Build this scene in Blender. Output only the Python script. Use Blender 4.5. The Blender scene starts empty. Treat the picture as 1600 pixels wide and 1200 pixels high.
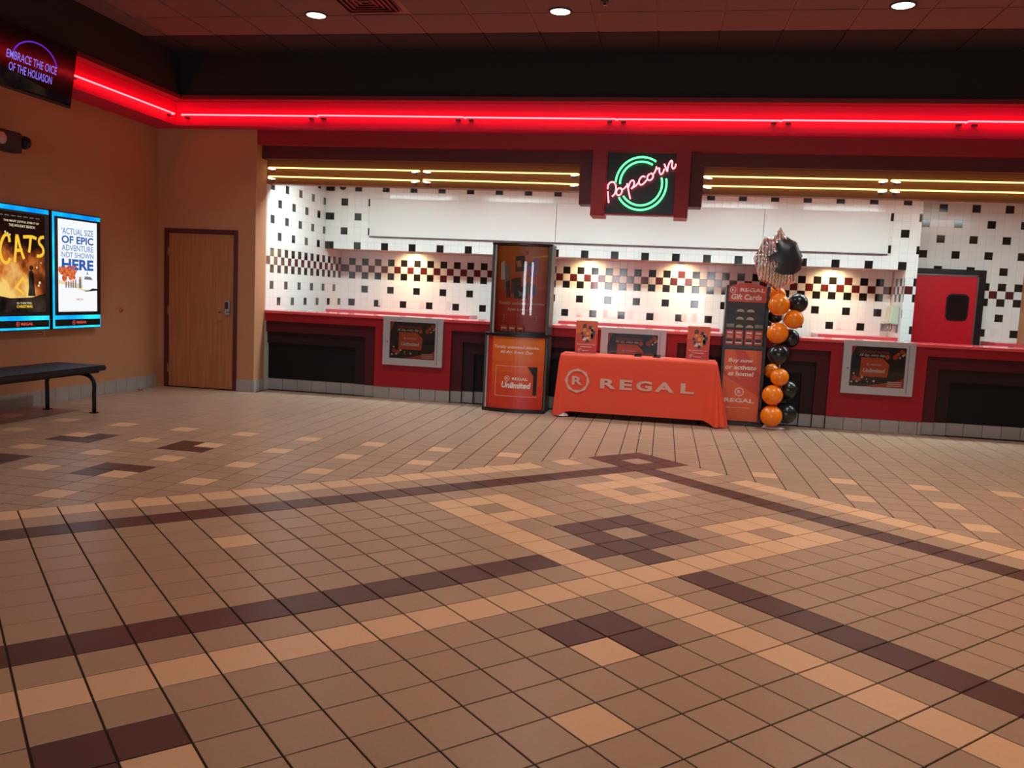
import bpy, bmesh, math, random
from mathutils import Vector, Matrix
random.seed(7)
PI = math.pi
scene = bpy.context.scene
COL = scene.collection

# ------------------------------------------------------------------ camera
cam = bpy.data.objects.new('camera', bpy.data.cameras.new('camera'))
COL.objects.link(cam)
CAM = Vector((0.3015, -3.6306, 1.4185))
RX = Vector((0.983092, 0.177299, 0.045766)); DN = Vector((0.063271, -0.094367, -0.993525)); FW = Vector((-0.171832, 0.979622, -0.103989))
mw = Matrix((RX, -DN, -FW)).transposed().to_4x4(); mw.translation = CAM
cam.matrix_world = mw
cam.data.sensor_width = 36.0
cam.data.lens = 1320.47 / 1600 * 36.0
cam.data.clip_start = 0.05
scene.camera = cam

# ------------------------------------------------------------------ world, light, exposure
w = bpy.data.worlds.new('dim_world'); scene.world = w; w.use_nodes = True
w.node_tree.nodes['Background'].inputs[0].default_value = (0.9, 0.8, 0.75, 1)
w.node_tree.nodes['Background'].inputs[1].default_value = 0.02
vs = scene.view_settings
vs.view_transform = 'Standard'; vs.look = 'None'; vs.gamma = 1.0; vs.use_curve_mapping = False
vs.exposure = 0.0

def area(name, loc, sx, sy, power, color, rot=(0, 0, 0), spread=PI):
    l = bpy.data.lights.new(name, 'AREA'); l.shape = 'RECTANGLE'; l.size = sx; l.size_y = sy
    l.energy = power; l.color = color; l.spread = spread
    o = bpy.data.objects.new(name, l); COL.objects.link(o); o.location = loc; o.rotation_euler = rot
    return o
WARM = (1.0, 0.76, 0.56)
# lobby downlights that hang outside the picture (behind and beside the camera)
for x, p in ((-3.6, 5.5), (-0.9, 10), (2.2, 19), (5.2, 26)):
    for y, k in ((2.4, 1.45), (0.0, 0.68), (-2.4, 0.42), (-5.0, 0.45)):
        area('lobby_downlight', (x, y, 4.16), 0.3, 0.3, p*k, WARM, spread=2.1)
# daylight through the glazed entrance at the far end of the lobby, behind the camera
area('entrance_daylight', (-1.75, -9.1, 1.65), 1.3, 1.6, 110, (0.92, 0.95, 1.0), (PI/2, 0, 0))
area('entrance_daylight', (1.75, -9.1, 1.65), 0.95, 1.6, 90, (0.92, 0.95, 1.0), (PI/2, 0, 0))

# ------------------------------------------------------------------ materials
def lin(c):
    return tuple((v/255/12.92) if v/255 <= 0.04045 else ((v/255+0.055)/1.055)**2.4 for v in c)
def mat(name, rgb, rough=0.5, metal=0.0, noise=0.0, scale=8.0, emit=None, strength=1.0, bump=0.0, spec=0.5, coat=0.0, rnd=0.0, sheen=0.0):
    m = bpy.data.materials.new(name); m.use_nodes = True
    nt = m.node_tree; b = nt.nodes['Principled BSDF']
    c = (*lin(rgb), 1)
    b.inputs['Base Color'].default_value = c
    b.inputs['Roughness'].default_value = rough; b.inputs['Metallic'].default_value = metal
    b.inputs['Specular IOR Level'].default_value = spec
    b.inputs['Coat Weight'].default_value = coat; b.inputs['Coat Roughness'].default_value = 0.08
    if sheen: b.inputs['Sheen Weight'].default_value = sheen
    if emit is not None:
        b.inputs['Emission Color'].default_value = (*emit, 1); b.inputs['Emission Strength'].default_value = strength
    n = None
    if noise or bump:
        tc = nt.nodes.new('ShaderNodeTexCoord'); n = nt.nodes.new('ShaderNodeTexNoise')
        n.inputs['Scale'].default_value = scale; n.inputs['Detail'].default_value = 4
        nt.links.new(tc.outputs['Object'], n.inputs['Vector'])
    val = None
    if noise:
        mr = nt.nodes.new('ShaderNodeMapRange'); mr.inputs['To Min'].default_value = 1-noise; mr.inputs['To Max'].default_value = 1+noise
        nt.links.new(n.outputs['Fac'], mr.inputs['Value']); val = mr.outputs['Result']
    if rnd:
        g = nt.nodes.new('ShaderNodeNewGeometry'); oi = nt.nodes.new('ShaderNodeObjectInfo')
        ad = nt.nodes.new('ShaderNodeMath'); ad.operation = 'ADD'
        nt.links.new(g.outputs['Random Per Island'], ad.inputs[0]); nt.links.new(oi.outputs['Random'], ad.inputs[1])
        fr = nt.nodes.new('ShaderNodeMath'); fr.operation = 'FRACT'; nt.links.new(ad.outputs[0], fr.inputs[0])
        m2 = nt.nodes.new('ShaderNodeMapRange'); m2.inputs['To Min'].default_value = 1-rnd; m2.inputs['To Max'].default_value = 1+rnd
        nt.links.new(fr.outputs[0], m2.inputs['Value'])
        if val is None: val = m2.outputs['Result']
        else:
            mu = nt.nodes.new('ShaderNodeMath'); mu.operation = 'MULTIPLY'
            nt.links.new(val, mu.inputs[0]); nt.links.new(m2.outputs['Result'], mu.inputs[1]); val = mu.outputs[0]
    if val is not None:
        mx = nt.nodes.new('ShaderNodeVectorMath'); mx.operation = 'SCALE'
        mx.inputs[0].default_value = c[:3]; nt.links.new(val, mx.inputs['Scale'])
        nt.links.new(mx.outputs[0], b.inputs['Base Color'])
    if bump:
        bp = nt.nodes.new('ShaderNodeBump'); bp.inputs['Strength'].default_value = bump; bp.inputs['Distance'].default_value = 0.01
        nt.links.new(n.outputs['Fac'], bp.inputs['Height']); nt.links.new(bp.outputs[0], b.inputs['Normal'])
    return m
def wood_mat(name, rgb):
    m = mat(name, rgb, 0.45); nt = m.node_tree; b = nt.nodes['Principled BSDF']
    tc = nt.nodes.new('ShaderNodeTexCoord'); mp = nt.nodes.new('ShaderNodeMapping'); mp.inputs['Scale'].default_value = (14, 14, 0.7)
    n = nt.nodes.new('ShaderNodeTexNoise'); n.inputs['Scale'].default_value = 2.2; n.inputs['Detail'].default_value = 6
    cr = nt.nodes.new('ShaderNodeValToRGB'); c = lin(rgb)
    cr.color_ramp.elements[0].position = 0.3; cr.color_ramp.elements[1].position = 0.7
    cr.color_ramp.elements[0].color = (*[v*0.8 for v in c], 1); cr.color_ramp.elements[1].color = (*[v*1.15 for v in c], 1)
    nt.links.new(tc.outputs['Object'], mp.inputs[0]); nt.links.new(mp.outputs[0], n.inputs['Vector'])
    nt.links.new(n.outputs['Fac'], cr.inputs[0]); nt.links.new(cr.outputs[0], b.inputs['Base Color'])
    return m
def glass_mat(name):
    m = bpy.data.materials.new(name); m.use_nodes = True; nt = m.node_tree; nt.nodes.clear()
    o = nt.nodes.new('ShaderNodeOutputMaterial'); mix = nt.nodes.new('ShaderNodeMixShader'); f = nt.nodes.new('ShaderNodeFresnel')
    f.inputs[0].default_value = 1.5
    t = nt.nodes.new('ShaderNodeBsdfTransparent'); g = nt.nodes.new('ShaderNodeBsdfGlossy'); g.inputs['Roughness'].default_value = 0.02
    t.inputs[0].default_value = (0.97, 0.98, 0.98, 1)
    nt.links.new(f.outputs[0], mix.inputs[0]); nt.links.new(t.outputs[0], mix.inputs[1]); nt.links.new(g.outputs[0], mix.inputs[2])
    nt.links.new(mix.outputs[0], o.inputs[0])
    return m
def emis_mat(name, col, strength):
    m = bpy.data.materials.new(name); m.use_nodes = True; nt = m.node_tree; nt.nodes.clear()
    o = nt.nodes.new('ShaderNodeOutputMaterial'); e = nt.nodes.new('ShaderNodeEmission')
    e.inputs[0].default_value = (*col, 1); e.inputs[1].default_value = strength
    nt.links.new(e.outputs[0], o.inputs[0]); return m
def glow_mat(name, stops, strength, scale, stretch=(1, 1, 1)):
    """a backlit print whose colour runs through noise-driven stops"""
    m = bpy.data.materials.new(name); m.use_nodes = True; nt = m.node_tree; nt.nodes.clear()
    o = nt.nodes.new('ShaderNodeOutputMaterial'); e = nt.nodes.new('ShaderNodeEmission'); e.inputs[1].default_value = strength
    tc = nt.nodes.new('ShaderNodeTexCoord'); mp = nt.nodes.new('ShaderNodeMapping'); mp.inputs['Scale'].default_value = stretch
    n = nt.nodes.new('ShaderNodeTexNoise'); n.inputs['Scale'].default_value = scale; n.inputs['Detail'].default_value = 5
    cr = nt.nodes.new('ShaderNodeValToRGB')
    for i, (p, c) in enumerate(stops):
        el = cr.color_ramp.elements[i] if i < 2 else cr.color_ramp.elements.new(p)
        el.position = p; el.color = (*lin(c), 1)
    nt.links.new(tc.outputs['Object'], mp.inputs[0]); nt.links.new(mp.outputs[0], n.inputs['Vector'])
    nt.links.new(n.outputs['Fac'], cr.inputs[0]); nt.links.new(cr.outputs[0], e.inputs[0]); nt.links.new(e.outputs[0], o.inputs[0])
    return m

M = {}
M['tan'] = mat('floor_tan_tile', (176, 146, 122), 0.34, noise=0.10, scale=60, rnd=0.07, bump=0.04, spec=0.45)
M['peach'] = mat('floor_peach_tile', (228, 186, 148), 0.34, noise=0.08, scale=60, rnd=0.05, bump=0.04, spec=0.45)
M['brown'] = mat('floor_brown_tile', (88, 58, 52), 0.34, noise=0.12, scale=60, rnd=0.06, bump=0.04, spec=0.45)
M['grout'] = mat('dark_floor_grout', (52, 32, 26), 0.9, noise=0.2, scale=40)
M['orange_wall'] = mat('orange_wall_paint', (186, 130, 92), 0.7, noise=0.05, scale=3, bump=0.02)
M['dark_orange_wall'] = M['orange_wall']
M['black_paint'] = mat('black_bulkhead_paint', (30, 24, 23), 0.8, noise=0.1)
M['ceil_red'] = mat('brown_ceiling_panel', (122, 88, 82), 0.9, noise=0.15, scale=90, rnd=0.05)
M['ceil_bar'] = mat('brown_ceiling_grid', (150, 100, 90), 0.7)
M['ceil_black'] = mat('black_ceiling_panel', (30, 30, 30), 0.9, noise=0.15, scale=90, rnd=0.05)
M['red_paint'] = mat('red_fascia_paint', (232, 14, 80), 0.5, noise=0.04)
M['lip_red'] = mat('dark_red_lip_paint', (120, 16, 30), 0.6)
M['header_red'] = mat('header_red_paint', (150, 26, 36), 0.55, noise=0.05)
M['header_maroon'] = mat('header_maroon_paint', (92, 24, 28), 0.55, noise=0.05)
M['header_brown'] = mat('header_gold_brown_paint', (128, 74, 34), 0.55, noise=0.05)
M['lam_red'] = mat('red_counter_laminate', (156, 18, 30), 0.5, noise=0.03, spec=0.3)
M['lam_top'] = mat('red_countertop_laminate', (232, 84, 92), 0.16, noise=0.03, coat=0.5)
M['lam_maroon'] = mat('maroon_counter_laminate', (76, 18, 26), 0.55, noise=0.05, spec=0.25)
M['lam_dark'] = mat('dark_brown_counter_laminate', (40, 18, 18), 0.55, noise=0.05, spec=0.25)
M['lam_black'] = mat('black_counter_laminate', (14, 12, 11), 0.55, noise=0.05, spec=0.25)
M['base'] = mat('grey_base_tile', (160, 152, 146), 0.4, noise=0.08, scale=20, rnd=0.06)
M['white_tile'] = mat('white_wall_tile', (234, 236, 230), 0.15, rnd=0.015, coat=0.15)
M['black_tile'] = mat('black_wall_tile', (30, 29, 27), 0.12, rnd=0.2, coat=0.2)
M['maroon_tile'] = mat('maroon_wall_tile', (88, 34, 36), 0.12, rnd=0.15, coat=0.2)
M['wgrout'] = mat('pale_wall_grout', (205, 200, 188), 0.8)
M['white'] = mat('white_panel', (222, 222, 216), 0.35)
M['white_plastic'] = mat('white_plastic', (225, 222, 214), 0.35)
M['ceil_white'] = mat('white_kitchen_ceiling', (225, 223, 216), 0.8)
M['black'] = mat('black_plastic', (22, 21, 21), 0.35)
M['black_metal'] = mat('black_painted_metal', (15, 14, 15), 0.45, spec=0.35)
M['black_vinyl'] = mat('black_bench_vinyl', (24, 23, 26), 0.5, noise=0.1, scale=120, bump=0.05)
M['alu'] = mat('grey_aluminium', (150, 142, 142), 0.32, metal=0.85)
M['alu_light'] = mat('bright_aluminium', (200, 198, 200), 0.22, metal=0.9)
M['case_grey'] = mat('grey_frame_paint', (178, 172, 172), 0.4, metal=0.2)
M['dark_grey'] = mat('dark_grey_plastic', (66, 60, 58), 0.4)
M['steel'] = mat('steel', (170, 168, 166), 0.3, metal=0.9)
M['wood'] = wood_mat('door_veneer', (176, 112, 66))
M['door_frame'] = mat('dark_red_frame_paint', (86, 28, 34), 0.45)
M['red_door'] = mat('red_door_paint', (206, 22, 40), 0.35, noise=0.03)
M['glass'] = glass_mat('clear_glass')
M['dark_glass'] = mat('dark_window_glass', (22, 18, 20), 0.08)
M['poster_orange'] = mat('orange_print', (226, 92, 38), 0.35)
M['poster_deep'] = mat('deep_orange_print', (206, 62, 34), 0.35)
M['poster_red'] = mat('red_orange_print', (196, 44, 32), 0.35)
M['print_white'] = mat('white_print', (238, 226, 216), 0.4)
M['print_pale'] = mat('pale_print', (244, 218, 202), 0.4)
M['print_black'] = mat('black_print', (30, 22, 22), 0.35)
M['print_yellow'] = mat('yellow_print', (226, 170, 70), 0.4)
M['print_purple'] = mat('violet_print', (190, 140, 210), 0.4)
M['print_blue'] = mat('blue_print', (120, 140, 190), 0.4)
M['print_brown'] = mat('brown_print', (96, 58, 40), 0.4)
M['print_grey'] = mat('grey_print', (150, 140, 130), 0.4)
M['cloth'] = mat('orange_tablecloth', (244, 76, 40), 0.6, noise=0.03, scale=25, sheen=0.2)
M['cloth_print'] = mat('pale_logo_print_on_cloth', (226, 176, 160), 0.6)
M['cloth_back'] = mat('pale_cloth_lining', (236, 206, 200), 0.7)
M['table'] = mat('grey_table_plastic', (180, 176, 170), 0.5)
M['balloon_orange'] = mat('orange_latex', (255, 132, 10), 0.28, coat=0.2)
M['balloon_black'] = mat('black_latex', (30, 33, 33), 0.26, coat=0.2)
M['rod'] = mat('white_rod', (230, 226, 222), 0.4)
M['foil_black'] = mat('black_foil_print', (46, 46, 48), 0.35, noise=0.15, scale=6)
M['beige'] = mat('beige_card_stock', (196, 172, 146), 0.5)
M['green_plastic'] = mat('pale_green_translucent_plastic', (206, 214, 186), 0.3)
M['amber'] = mat('orange_knob', (196, 84, 30), 0.3)
M['lens'] = mat('lamp_lens', (190, 150, 140), 0.15, coat=0.6)
M['tv_black'] = mat('glossy_black_screen', (24, 16, 20), 0.12)
# holographic foil: hue runs with the facet direction
def foil_mat():
    m = mat('holographic_silver_foil', (240, 240, 244), 0.16, metal=0.8); nt = m.node_tree; b = nt.nodes['Principled BSDF']
    tc = nt.nodes.new('ShaderNodeTexCoord'); wv = nt.nodes.new('ShaderNodeTexWave'); wv.inputs['Scale'].default_value = 9; wv.inputs['Distortion'].default_value = 3
    wv.inputs['Detail Scale'].default_value = 3
    cr = nt.nodes.new('ShaderNodeValToRGB'); cs = [(0.0, (90, 84, 92)), (0.25, (250, 250, 252)), (0.5, (240, 225, 215)), (0.66, (216, 120, 120)), (0.78, (225, 195, 120)), (1.0, (255, 255, 255))]
    for i, (p, c) in enumerate(cs):
        el = cr.color_ramp.elements[i] if i < 2 else cr.color_ramp.elements.new(p)
        el.position = p; el.color = (*lin(c), 1)
    nt.links.new(tc.outputs['Object'], wv.inputs['Vector']); nt.links.new(wv.outputs['Fac'], cr.inputs[0]); nt.links.new(cr.outputs[0], b.inputs['Base Color'])
    bp = nt.nodes.new('ShaderNodeBump'); bp.inputs['Strength'].default_value = 0.5; bp.inputs['Distance'].default_value = 0.02
    nt.links.new(wv.outputs['Fac'], bp.inputs['Height']); nt.links.new(bp.outputs[0], b.inputs['Normal'])
    return m
M['foil'] = foil_mat()
# things that give off light
M['neon_red'] = emis_mat('red_neon_glow', (1.0, 0.035, 0.042), 16.0)
M['neon_yellow'] = emis_mat('yellow_neon_glow', (1.0, 0.74, 0.22), 3.0)
M['neon_end'] = emis_mat('neon_electrode_glow', (1.0, 0.95, 0.85), 2.0)
M['neon_green'] = emis_mat('green_neon_glow', (0.11, 1.0, 0.30), 2.6)
M['neon_script'] = emis_mat('script_neon_glow', (1.0, 0.13, 0.15), 6.5)
M['downlight'] = emis_mat('downlight_lens_glow', (1.0, 0.93, 0.82), 9.0)
M['fluoro'] = emis_mat('fluorescent_diffuser_glow', (0.76, 0.97, 1.0), 42.0)
M['dome'] = emis_mat('dome_lamp_glow', (1.0, 0.98, 0.92), 3.0)
M['puck'] = emis_mat('warm_puck_glow', (1.0, 0.7, 0.35), 4.0)
M['led_blue'] = glow_mat('blue_led_strip', [(0.3, (0, 130, 235)), (0.7, (40, 225, 245))], 1.25, 2.5)
M['scr_white'] = emis_mat('white_screen', (0.93, 0.95, 0.97), 1.0)
M['scr_blue'] = emis_mat('blue_screen_ink', lin((52, 96, 172)), 1.0)
M['scr_blue2'] = emis_mat('pale_blue_screen_ink', lin((96, 140, 196)), 1.0)
M['scr_orange'] = glow_mat('orange_screen_foliage', [(0.35, (176, 64, 30)), (0.65, (244, 132, 78))], 1.0, 30)
M['scr_grey'] = emis_mat('grey_screen_ink', lin((128, 122, 122)), 1.0)
M['scr_dark'] = emis_mat('dark_screen_ink', lin((50, 44, 44)), 1.0)
M['scr_fire'] = glow_mat('glowing_fire_screen', [(0.30, (34, 16, 12)), (0.45, (120, 54, 26)), (0.58, (214, 118, 48)), (0.74, (255, 214, 120))], 0.9, 5.0)
def fire_mat():
    m = M['scr_fire'].copy(); m.name = 'fiery_scene_screen'; nt = m.node_tree
    ns = nt.nodes; n = [q for q in ns if q.type == 'TEX_NOISE'][0]; cr = [q for q in ns if q.type == 'VALTORGB'][0]; tc = [q for q in ns if q.type == 'TEX_COORD'][0]
    def mth(op, a, b=None):
        q = ns.new('ShaderNodeMath'); q.operation = op
        for i, v in enumerate((a, b)):
            if v is None: continue
            if isinstance(v, (int, float)): q.inputs[i].default_value = v
            else: nt.links.new(v, q.inputs[i])
        return q.outputs[0]
    sx = ns.new('ShaderNodeSeparateXYZ'); nt.links.new(tc.outputs['Object'], sx.inputs[0])
    dz = mth('DIVIDE', mth('ADD', sx.outputs['Z'], 0.27), 0.52); dy = mth('DIVIDE', mth('ADD', sx.outputs['Y'], 0.22), 0.75)
    r = mth('SQRT', mth('ADD', mth('MULTIPLY', dz, dz), mth('MULTIPLY', dy, dy)))
    f = mth('SUBTRACT', 1.0, r); k = mth('ADD', mth('MULTIPLY', f, 0.5), mth('MULTIPLY', n.outputs['Fac'], 0.75))
    nt.links.new(mth('SUBTRACT', k, 0.02), cr.inputs[0]); return m
M['scr_scene'] = fire_mat()
M['scr_night'] = glow_mat('dark_screen_backdrop', [(0.35, (20, 16, 16)), (0.7, (70, 56, 46))], 0.9, 6.0)
M['scr_yellow'] = emis_mat('yellow_screen_ink', lin((250, 200, 60)), 1.0)
M['scr_pale'] = emis_mat('pale_screen_ink', lin((235, 215, 180)), 1.0)
M['scr_logo'] = emis_mat('orange_red_logo_glow', lin((238, 90, 76)), 1.0)
M['tv_violet'] = emis_mat('violet_screen_ink', lin((142, 120, 244)), 1.0)
M['tv_arc'] = emis_mat('purple_screen_arc', lin((112, 46, 200)), 0.8)
M['tv_haze'] = glow_mat('dim_screen_haze', [(0.4, (22, 12, 16)), (0.75, (52, 42, 28))], 0.7, 3.0)

# ------------------------------------------------------------------ mesh helpers
ORG = {}
def origin(p):
    return ORG.get(p.name, Vector((0, 0, 0))) if p else Vector((0, 0, 0))
class MB:
    def __init__(s): s.v = []; s.f = []; s.mi = []; s.sm = []
    def add(s, vs, fs, mi=0, smooth=False):
        b = len(s.v); s.v += [tuple(v) for v in vs]
        for f in fs: s.f.append(tuple(b+i for i in f)); s.mi.append(mi); s.sm.append(smooth)
        return s
    def box(s, x0, x1, y0, y1, z0, z1, mi=0):
        return s.add([(x0,y0,z0),(x1,y0,z0),(x1,y1,z0),(x0,y1,z0),(x0,y0,z1),(x1,y0,z1),(x1,y1,z1),(x0,y1,z1)],
                     [(0,3,2,1),(4,5,6,7),(0,1,5,4),(1,2,6,5),(2,3,7,6),(3,0,4,7)], mi)
    def prism(s, pts, axis, a, b, mi=0):
        """pts: 2D outline in the two other axes, extruded along axis from a to b"""
        def P(p, t):
            return {0: (t, p[0], p[1]), 1: (p[0], t, p[1]), 2: (p[0], p[1], t)}[axis]
        n = len(pts); vs = [P(p, a) for p in pts] + [P(p, b) for p in pts]
        fs = [tuple(range(n)), tuple(range(2*n-1, n-1, -1))] + [(i, i+n, (i+1) % n+n, (i+1) % n) for i in range(n)]
        return s.add(vs, fs, mi)
    def tube(s, path, r, n=8, mi=0, cap=True):
        pts = [Vector(p) for p in path]; rings = []; up = None
        for i, p in enumerate(pts):
            d = (pts[min(i+1, len(pts)-1)] - pts[max(i-1, 0)]).normalized()
            if up is None:
                up = Vector((0, 0, 1)) if abs(d.z) < 0.9 else Vector((0, 1, 0))
            a = d.cross(up)
            if a.length < 1e-4: a = d.cross(Vector((1, 0, 0)))
            a.normalize(); b = a.cross(d).normalized(); up = b
            rr = r[i] if isinstance(r, (list, tuple)) else r
            rings.append([p + (a*math.cos(2*PI*k/n) + b*math.sin(2*PI*k/n))*rr for k in range(n)])
        vs = [v for R in rings for v in R]; fs = []
        for i in range(len(rings)-1):
            for k in range(n): fs.append((i*n+k, i*n+(k+1) % n, (i+1)*n+(k+1) % n, (i+1)*n+k))
        if cap: fs += [tuple(range(n-1, -1, -1)), tuple(range((len(rings)-1)*n, len(rings)*n))]
        return s.add(vs, fs, mi, True)
    def lathe(s, prof, c, axis=2, n=24, mi=0, smooth=True):
        vs = []; fs = []; m = len(prof)
        for r, h in prof:
            for k in range(n):
                a = 2*PI*k/n; p = [0, 0, 0]; o = [i for i in range(3) if i != axis]
                p[axis] = h; p[o[0]] = r*math.cos(a); p[o[1]] = r*math.sin(a)
                vs.append(Vector(p)+Vector(c))
        for i in range(m-1):
            for k in range(n): fs.append((i*n+k, i*n+(k+1) % n, (i+1)*n+(k+1) % n, (i+1)*n+k))
        if prof[0][0] > 1e-5: fs.append(tuple(range(n-1, -1, -1)))
        if prof[-1][0] > 1e-5: fs.append(tuple(range((m-1)*n, m*n)))
        return s.add(vs, fs, mi, smooth)
    def grid(s, rows, mi=0, smooth=True, closed=False):
        n = len(rows[0]); vs = [v for r in rows for v in r]; fs = []
        for i in range(len(rows)-1):
            for k in range(n if closed else n-1): fs.append((i*n+k, i*n+(k+1) % n, (i+1)*n+(k+1) % n, (i+1)*n+k))
        return s.add(vs, fs, mi, smooth)
    def build(s, name, mats, parent=None, bevel=0.0, seg=1, fix=True):
        me = bpy.data.meshes.new(name)
        o3 = origin(parent)
        me.from_pydata([(v[0]-o3.x, v[1]-o3.y, v[2]-o3.z) for v in s.v], [], s.f)
        if not isinstance(mats, (list, tuple)): mats = [mats]
        for m in mats: me.materials.append(m)
        me.polygons.foreach_set('material_index', s.mi); me.polygons.foreach_set('use_smooth', s.sm)
        if fix or bevel:
            bm = bmesh.new(); bm.from_mesh(me)
            if fix: bmesh.ops.recalc_face_normals(bm, faces=bm.faces)
            if bevel: bmesh.ops.bevel(bm, geom=bm.edges[:], offset=bevel, segments=seg, affect='EDGES', clamp_overlap=True)
            bm.to_mesh(me); bm.free()
        me.update()
        o = bpy.data.objects.new(name, me); COL.objects.link(o)
        if parent: o.parent = parent; ORG[o.name] = o3.copy()
        return o
def thing(name, label, cat, loc=(0, 0, 0), group=None):
    o = bpy.data.objects.new(name, None); o.empty_display_size = 0.1; COL.objects.link(o)
    o.location = loc; ORG[o.name] = Vector(loc)
    return tag(o, label, cat, group)
def tag(o, label, cat, group=None):
    o['label'] = label; o['category'] = cat
    if group: o['group'] = group
    return o
def struct(o): o['kind'] = 'structure'; return o
def stuff(o): o['kind'] = 'stuff'; return o
def bx(*a): return MB().box(*a)
def dup(root, d, label=None):
    r = root.copy(); COL.objects.link(r); r.location = Vector(root.location) + Vector(d)
    if label: r['label'] = label
    for ch in list(root.children):
        c = ch.copy(); COL.objects.link(c); c.parent = r
        for g in list(ch.children):
            e = g.copy(); COL.objects.link(e); e.parent = c
    return r
# lettering: the built-in font turned into flat mesh outlines, fitted to a rectangle
_TX = {}
def text_mesh(body, bold=0.0, shear=0.0):
    k = (body, bold, shear)
    if k in _TX: return _TX[k]
    cu = bpy.data.curves.new('lettering', 'FONT'); cu.body = body; cu.offset = bold; cu.shear = shear; cu.resolution_u = 3
    ob = bpy.data.objects.new('lettering', cu); COL.objects.link(ob)
    dg = bpy.context.evaluated_depsgraph_get(); me = bpy.data.meshes.new_from_object(ob.evaluated_get(dg))
    V = [(v.co.x, v.co.y) for v in me.vertices]; F = [tuple(p.vertices) for p in me.polygons]
    bpy.data.objects.remove(ob); bpy.data.curves.remove(cu); bpy.data.meshes.remove(me)
    x0 = min(v[0] for v in V); x1 = max(v[0] for v in V); y0 = min(v[1] for v in V); y1 = max(v[1] for v in V)
    _TX[k] = ([((x-x0)/(x1-x0), (y-y0)/(y1-y0)) for x, y in V], F); return _TX[k]
class Print:
    """flat print on a surface; f(u, v, d) gives the point at (u, v) lifted by d"""
    def __init__(s, f): s.f = f; s.mb = MB(); s.mats = []; s.done = []
    def mi(s, m):
        if m not in s.mats: s.mats.append(m)
        return s.mats.index(m)
    def poly(s, pts, m, layer=1):
        s.mb.add([s.f(u, v, 0.0008*layer) for u, v in pts], [tuple(range(len(pts)))], s.mi(m)); return s
    def rect(s, u0, v0, u1, v1, m, layer=1): return s.poly([(u0, v0), (u1, v0), (u1, v1), (u0, v1)], m, layer)
    def disc(s, u, v, r, m, layer=1, n=14, ry=None):
        return s.poly([(u+r*math.cos(2*PI*k/n), v+(ry or r)*math.sin(2*PI*k/n)) for k in range(n)], m, layer)
    def text(s, body, u0, v0, u1, v1, m, layer=2, bold=0.012, shear=0.0, own=True):
        V, F = text_mesh(body, bold, shear); keep = s.mb
        if own: s.mb = MB()
        s.mb.add([s.f(u0+a*(u1-u0), v0+b*(v1-v0), 0.0008*layer) for a, b in V], F, s.mi(m))
        if own: s.done.append(s.mb); s.mb = keep
        return s
    def ring(s, u, v, R, m, layer=2):
        """eight-sided ring with a letter R in it"""
        n = 16; out = []; inn = []
        for k in range(n):
            a = PI/2 + 2*PI*k/n
            ro = R if k % 2 == 0 else R*0.925; ri = R*0.80 if k % 2 else R*0.76
            out.append((u+ro*math.cos(a), v+ro*math.sin(a))); inn.append((u+ri*math.cos(a), v+ri*math.sin(a)))
        for k in range(n):
            j = (k+1) % n; s.poly([out[k], out[j], inn[j], inn[k]], m, layer)
        return s.text('R', u-R*0.42, v-R*0.34, u+R*0.42, v+R*0.34, m, layer, bold=0.03, own=False)
    def build(s, name, parent):
        for b in s.done+([s.mb] if s.mb.v else []):     # every line of words is a part of its own
            used = sorted(set(b.mi)); b.mi = [used.index(k) for k in b.mi]
            b.build(name, [s.mats[k] for k in used], parent, fix=False)
def plane(o, U, V, N):
    o, U, V, N = Vector(o), Vector(U), Vector(V), Vector(N)
    return lambda u, v, d: o + U*u + V*v + N*d
FRONT = lambda x, y, z: plane((x, y, z), (1, 0, 0), (0, 0, 1), (0, -1, 0))     # faces the camera side (-y)
LWALL = lambda x, y, z: plane((x, y, z), (0, 1, 0), (0, 0, 1), (1, 0, 0))      # on the left wall, faces +x

# ------------------------------------------------------------------ floor
S = 0.212; Q2 = math.sqrt(2)
def w2(u, v): return ((u+v)/Q2*S, (u-v)/Q2*S)
def to_uv(x, y): return ((x+y)/Q2/S, (x-y)/Q2/S)
def project(p):
    d = Vector(p)-CAM; z = d.dot(FW)
    return (800+1320.47*d.dot(RX)/z, 600+1320.47*d.dot(DN)/z, z) if z > 0.05 else None
floor = struct(bx(-6.6, 9.6, -9.2, 9.8, -0.15, -0.005).build('floor', M['grout']))
dark = set(); peach = set(); tanx = set()
for u in (12, 13, 14):
    for v in (-14, -13, -12):
        if (u, v) != (13, -13): dark.add((u, v))
R0 = range(-40, 40)
for k in range(3, 60):
    dark |= {(12-k+2, -12), (12, -12+k-2)}
    for a in (11-k, ):
        if a <= 10: peach.add((a, -14))
    if -11+k >= -10: peach.add((14, -11+k))
peach |= {(10, -14), (14, -10)}
for a in range(-40, 12): dark.add((a, -12))
for b in range(-12, 40): dark.add((12, b))
def ring(cu, cv, st):
    for a in (-1, 0, 1):
        for b in (-1, 0, 1):
            if a or b: st.add((cu+a, cv+b))
ring(9, -9, peach); peach |= {(10, -11), (11, -10)}
ring(5, -5, dark); dark |= {(3, -4), (4, -3)}
ring(9, -3, peach); ring(3, -9, peach)
for a in range(-40, 9): peach.add((a, -2))
for b in range(-8, 40): peach.add((2, b))
for a in range(-40, 2): dark.add((a, -4))
for b in range(-1, 40): dark.add((4, b))
dark |= {(-1, 0), (0, 0), (0, 1), (-10, 0), (-9, 0), (-10, 1), (-1, 9), (-1, 10), (0, 9)}
peach |= {(-1, 1), (-5, -9), (9, 5), (-3, 3), (-9, 1), (-1, 9+1)}
dark -= {(-1, 10)}
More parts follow.
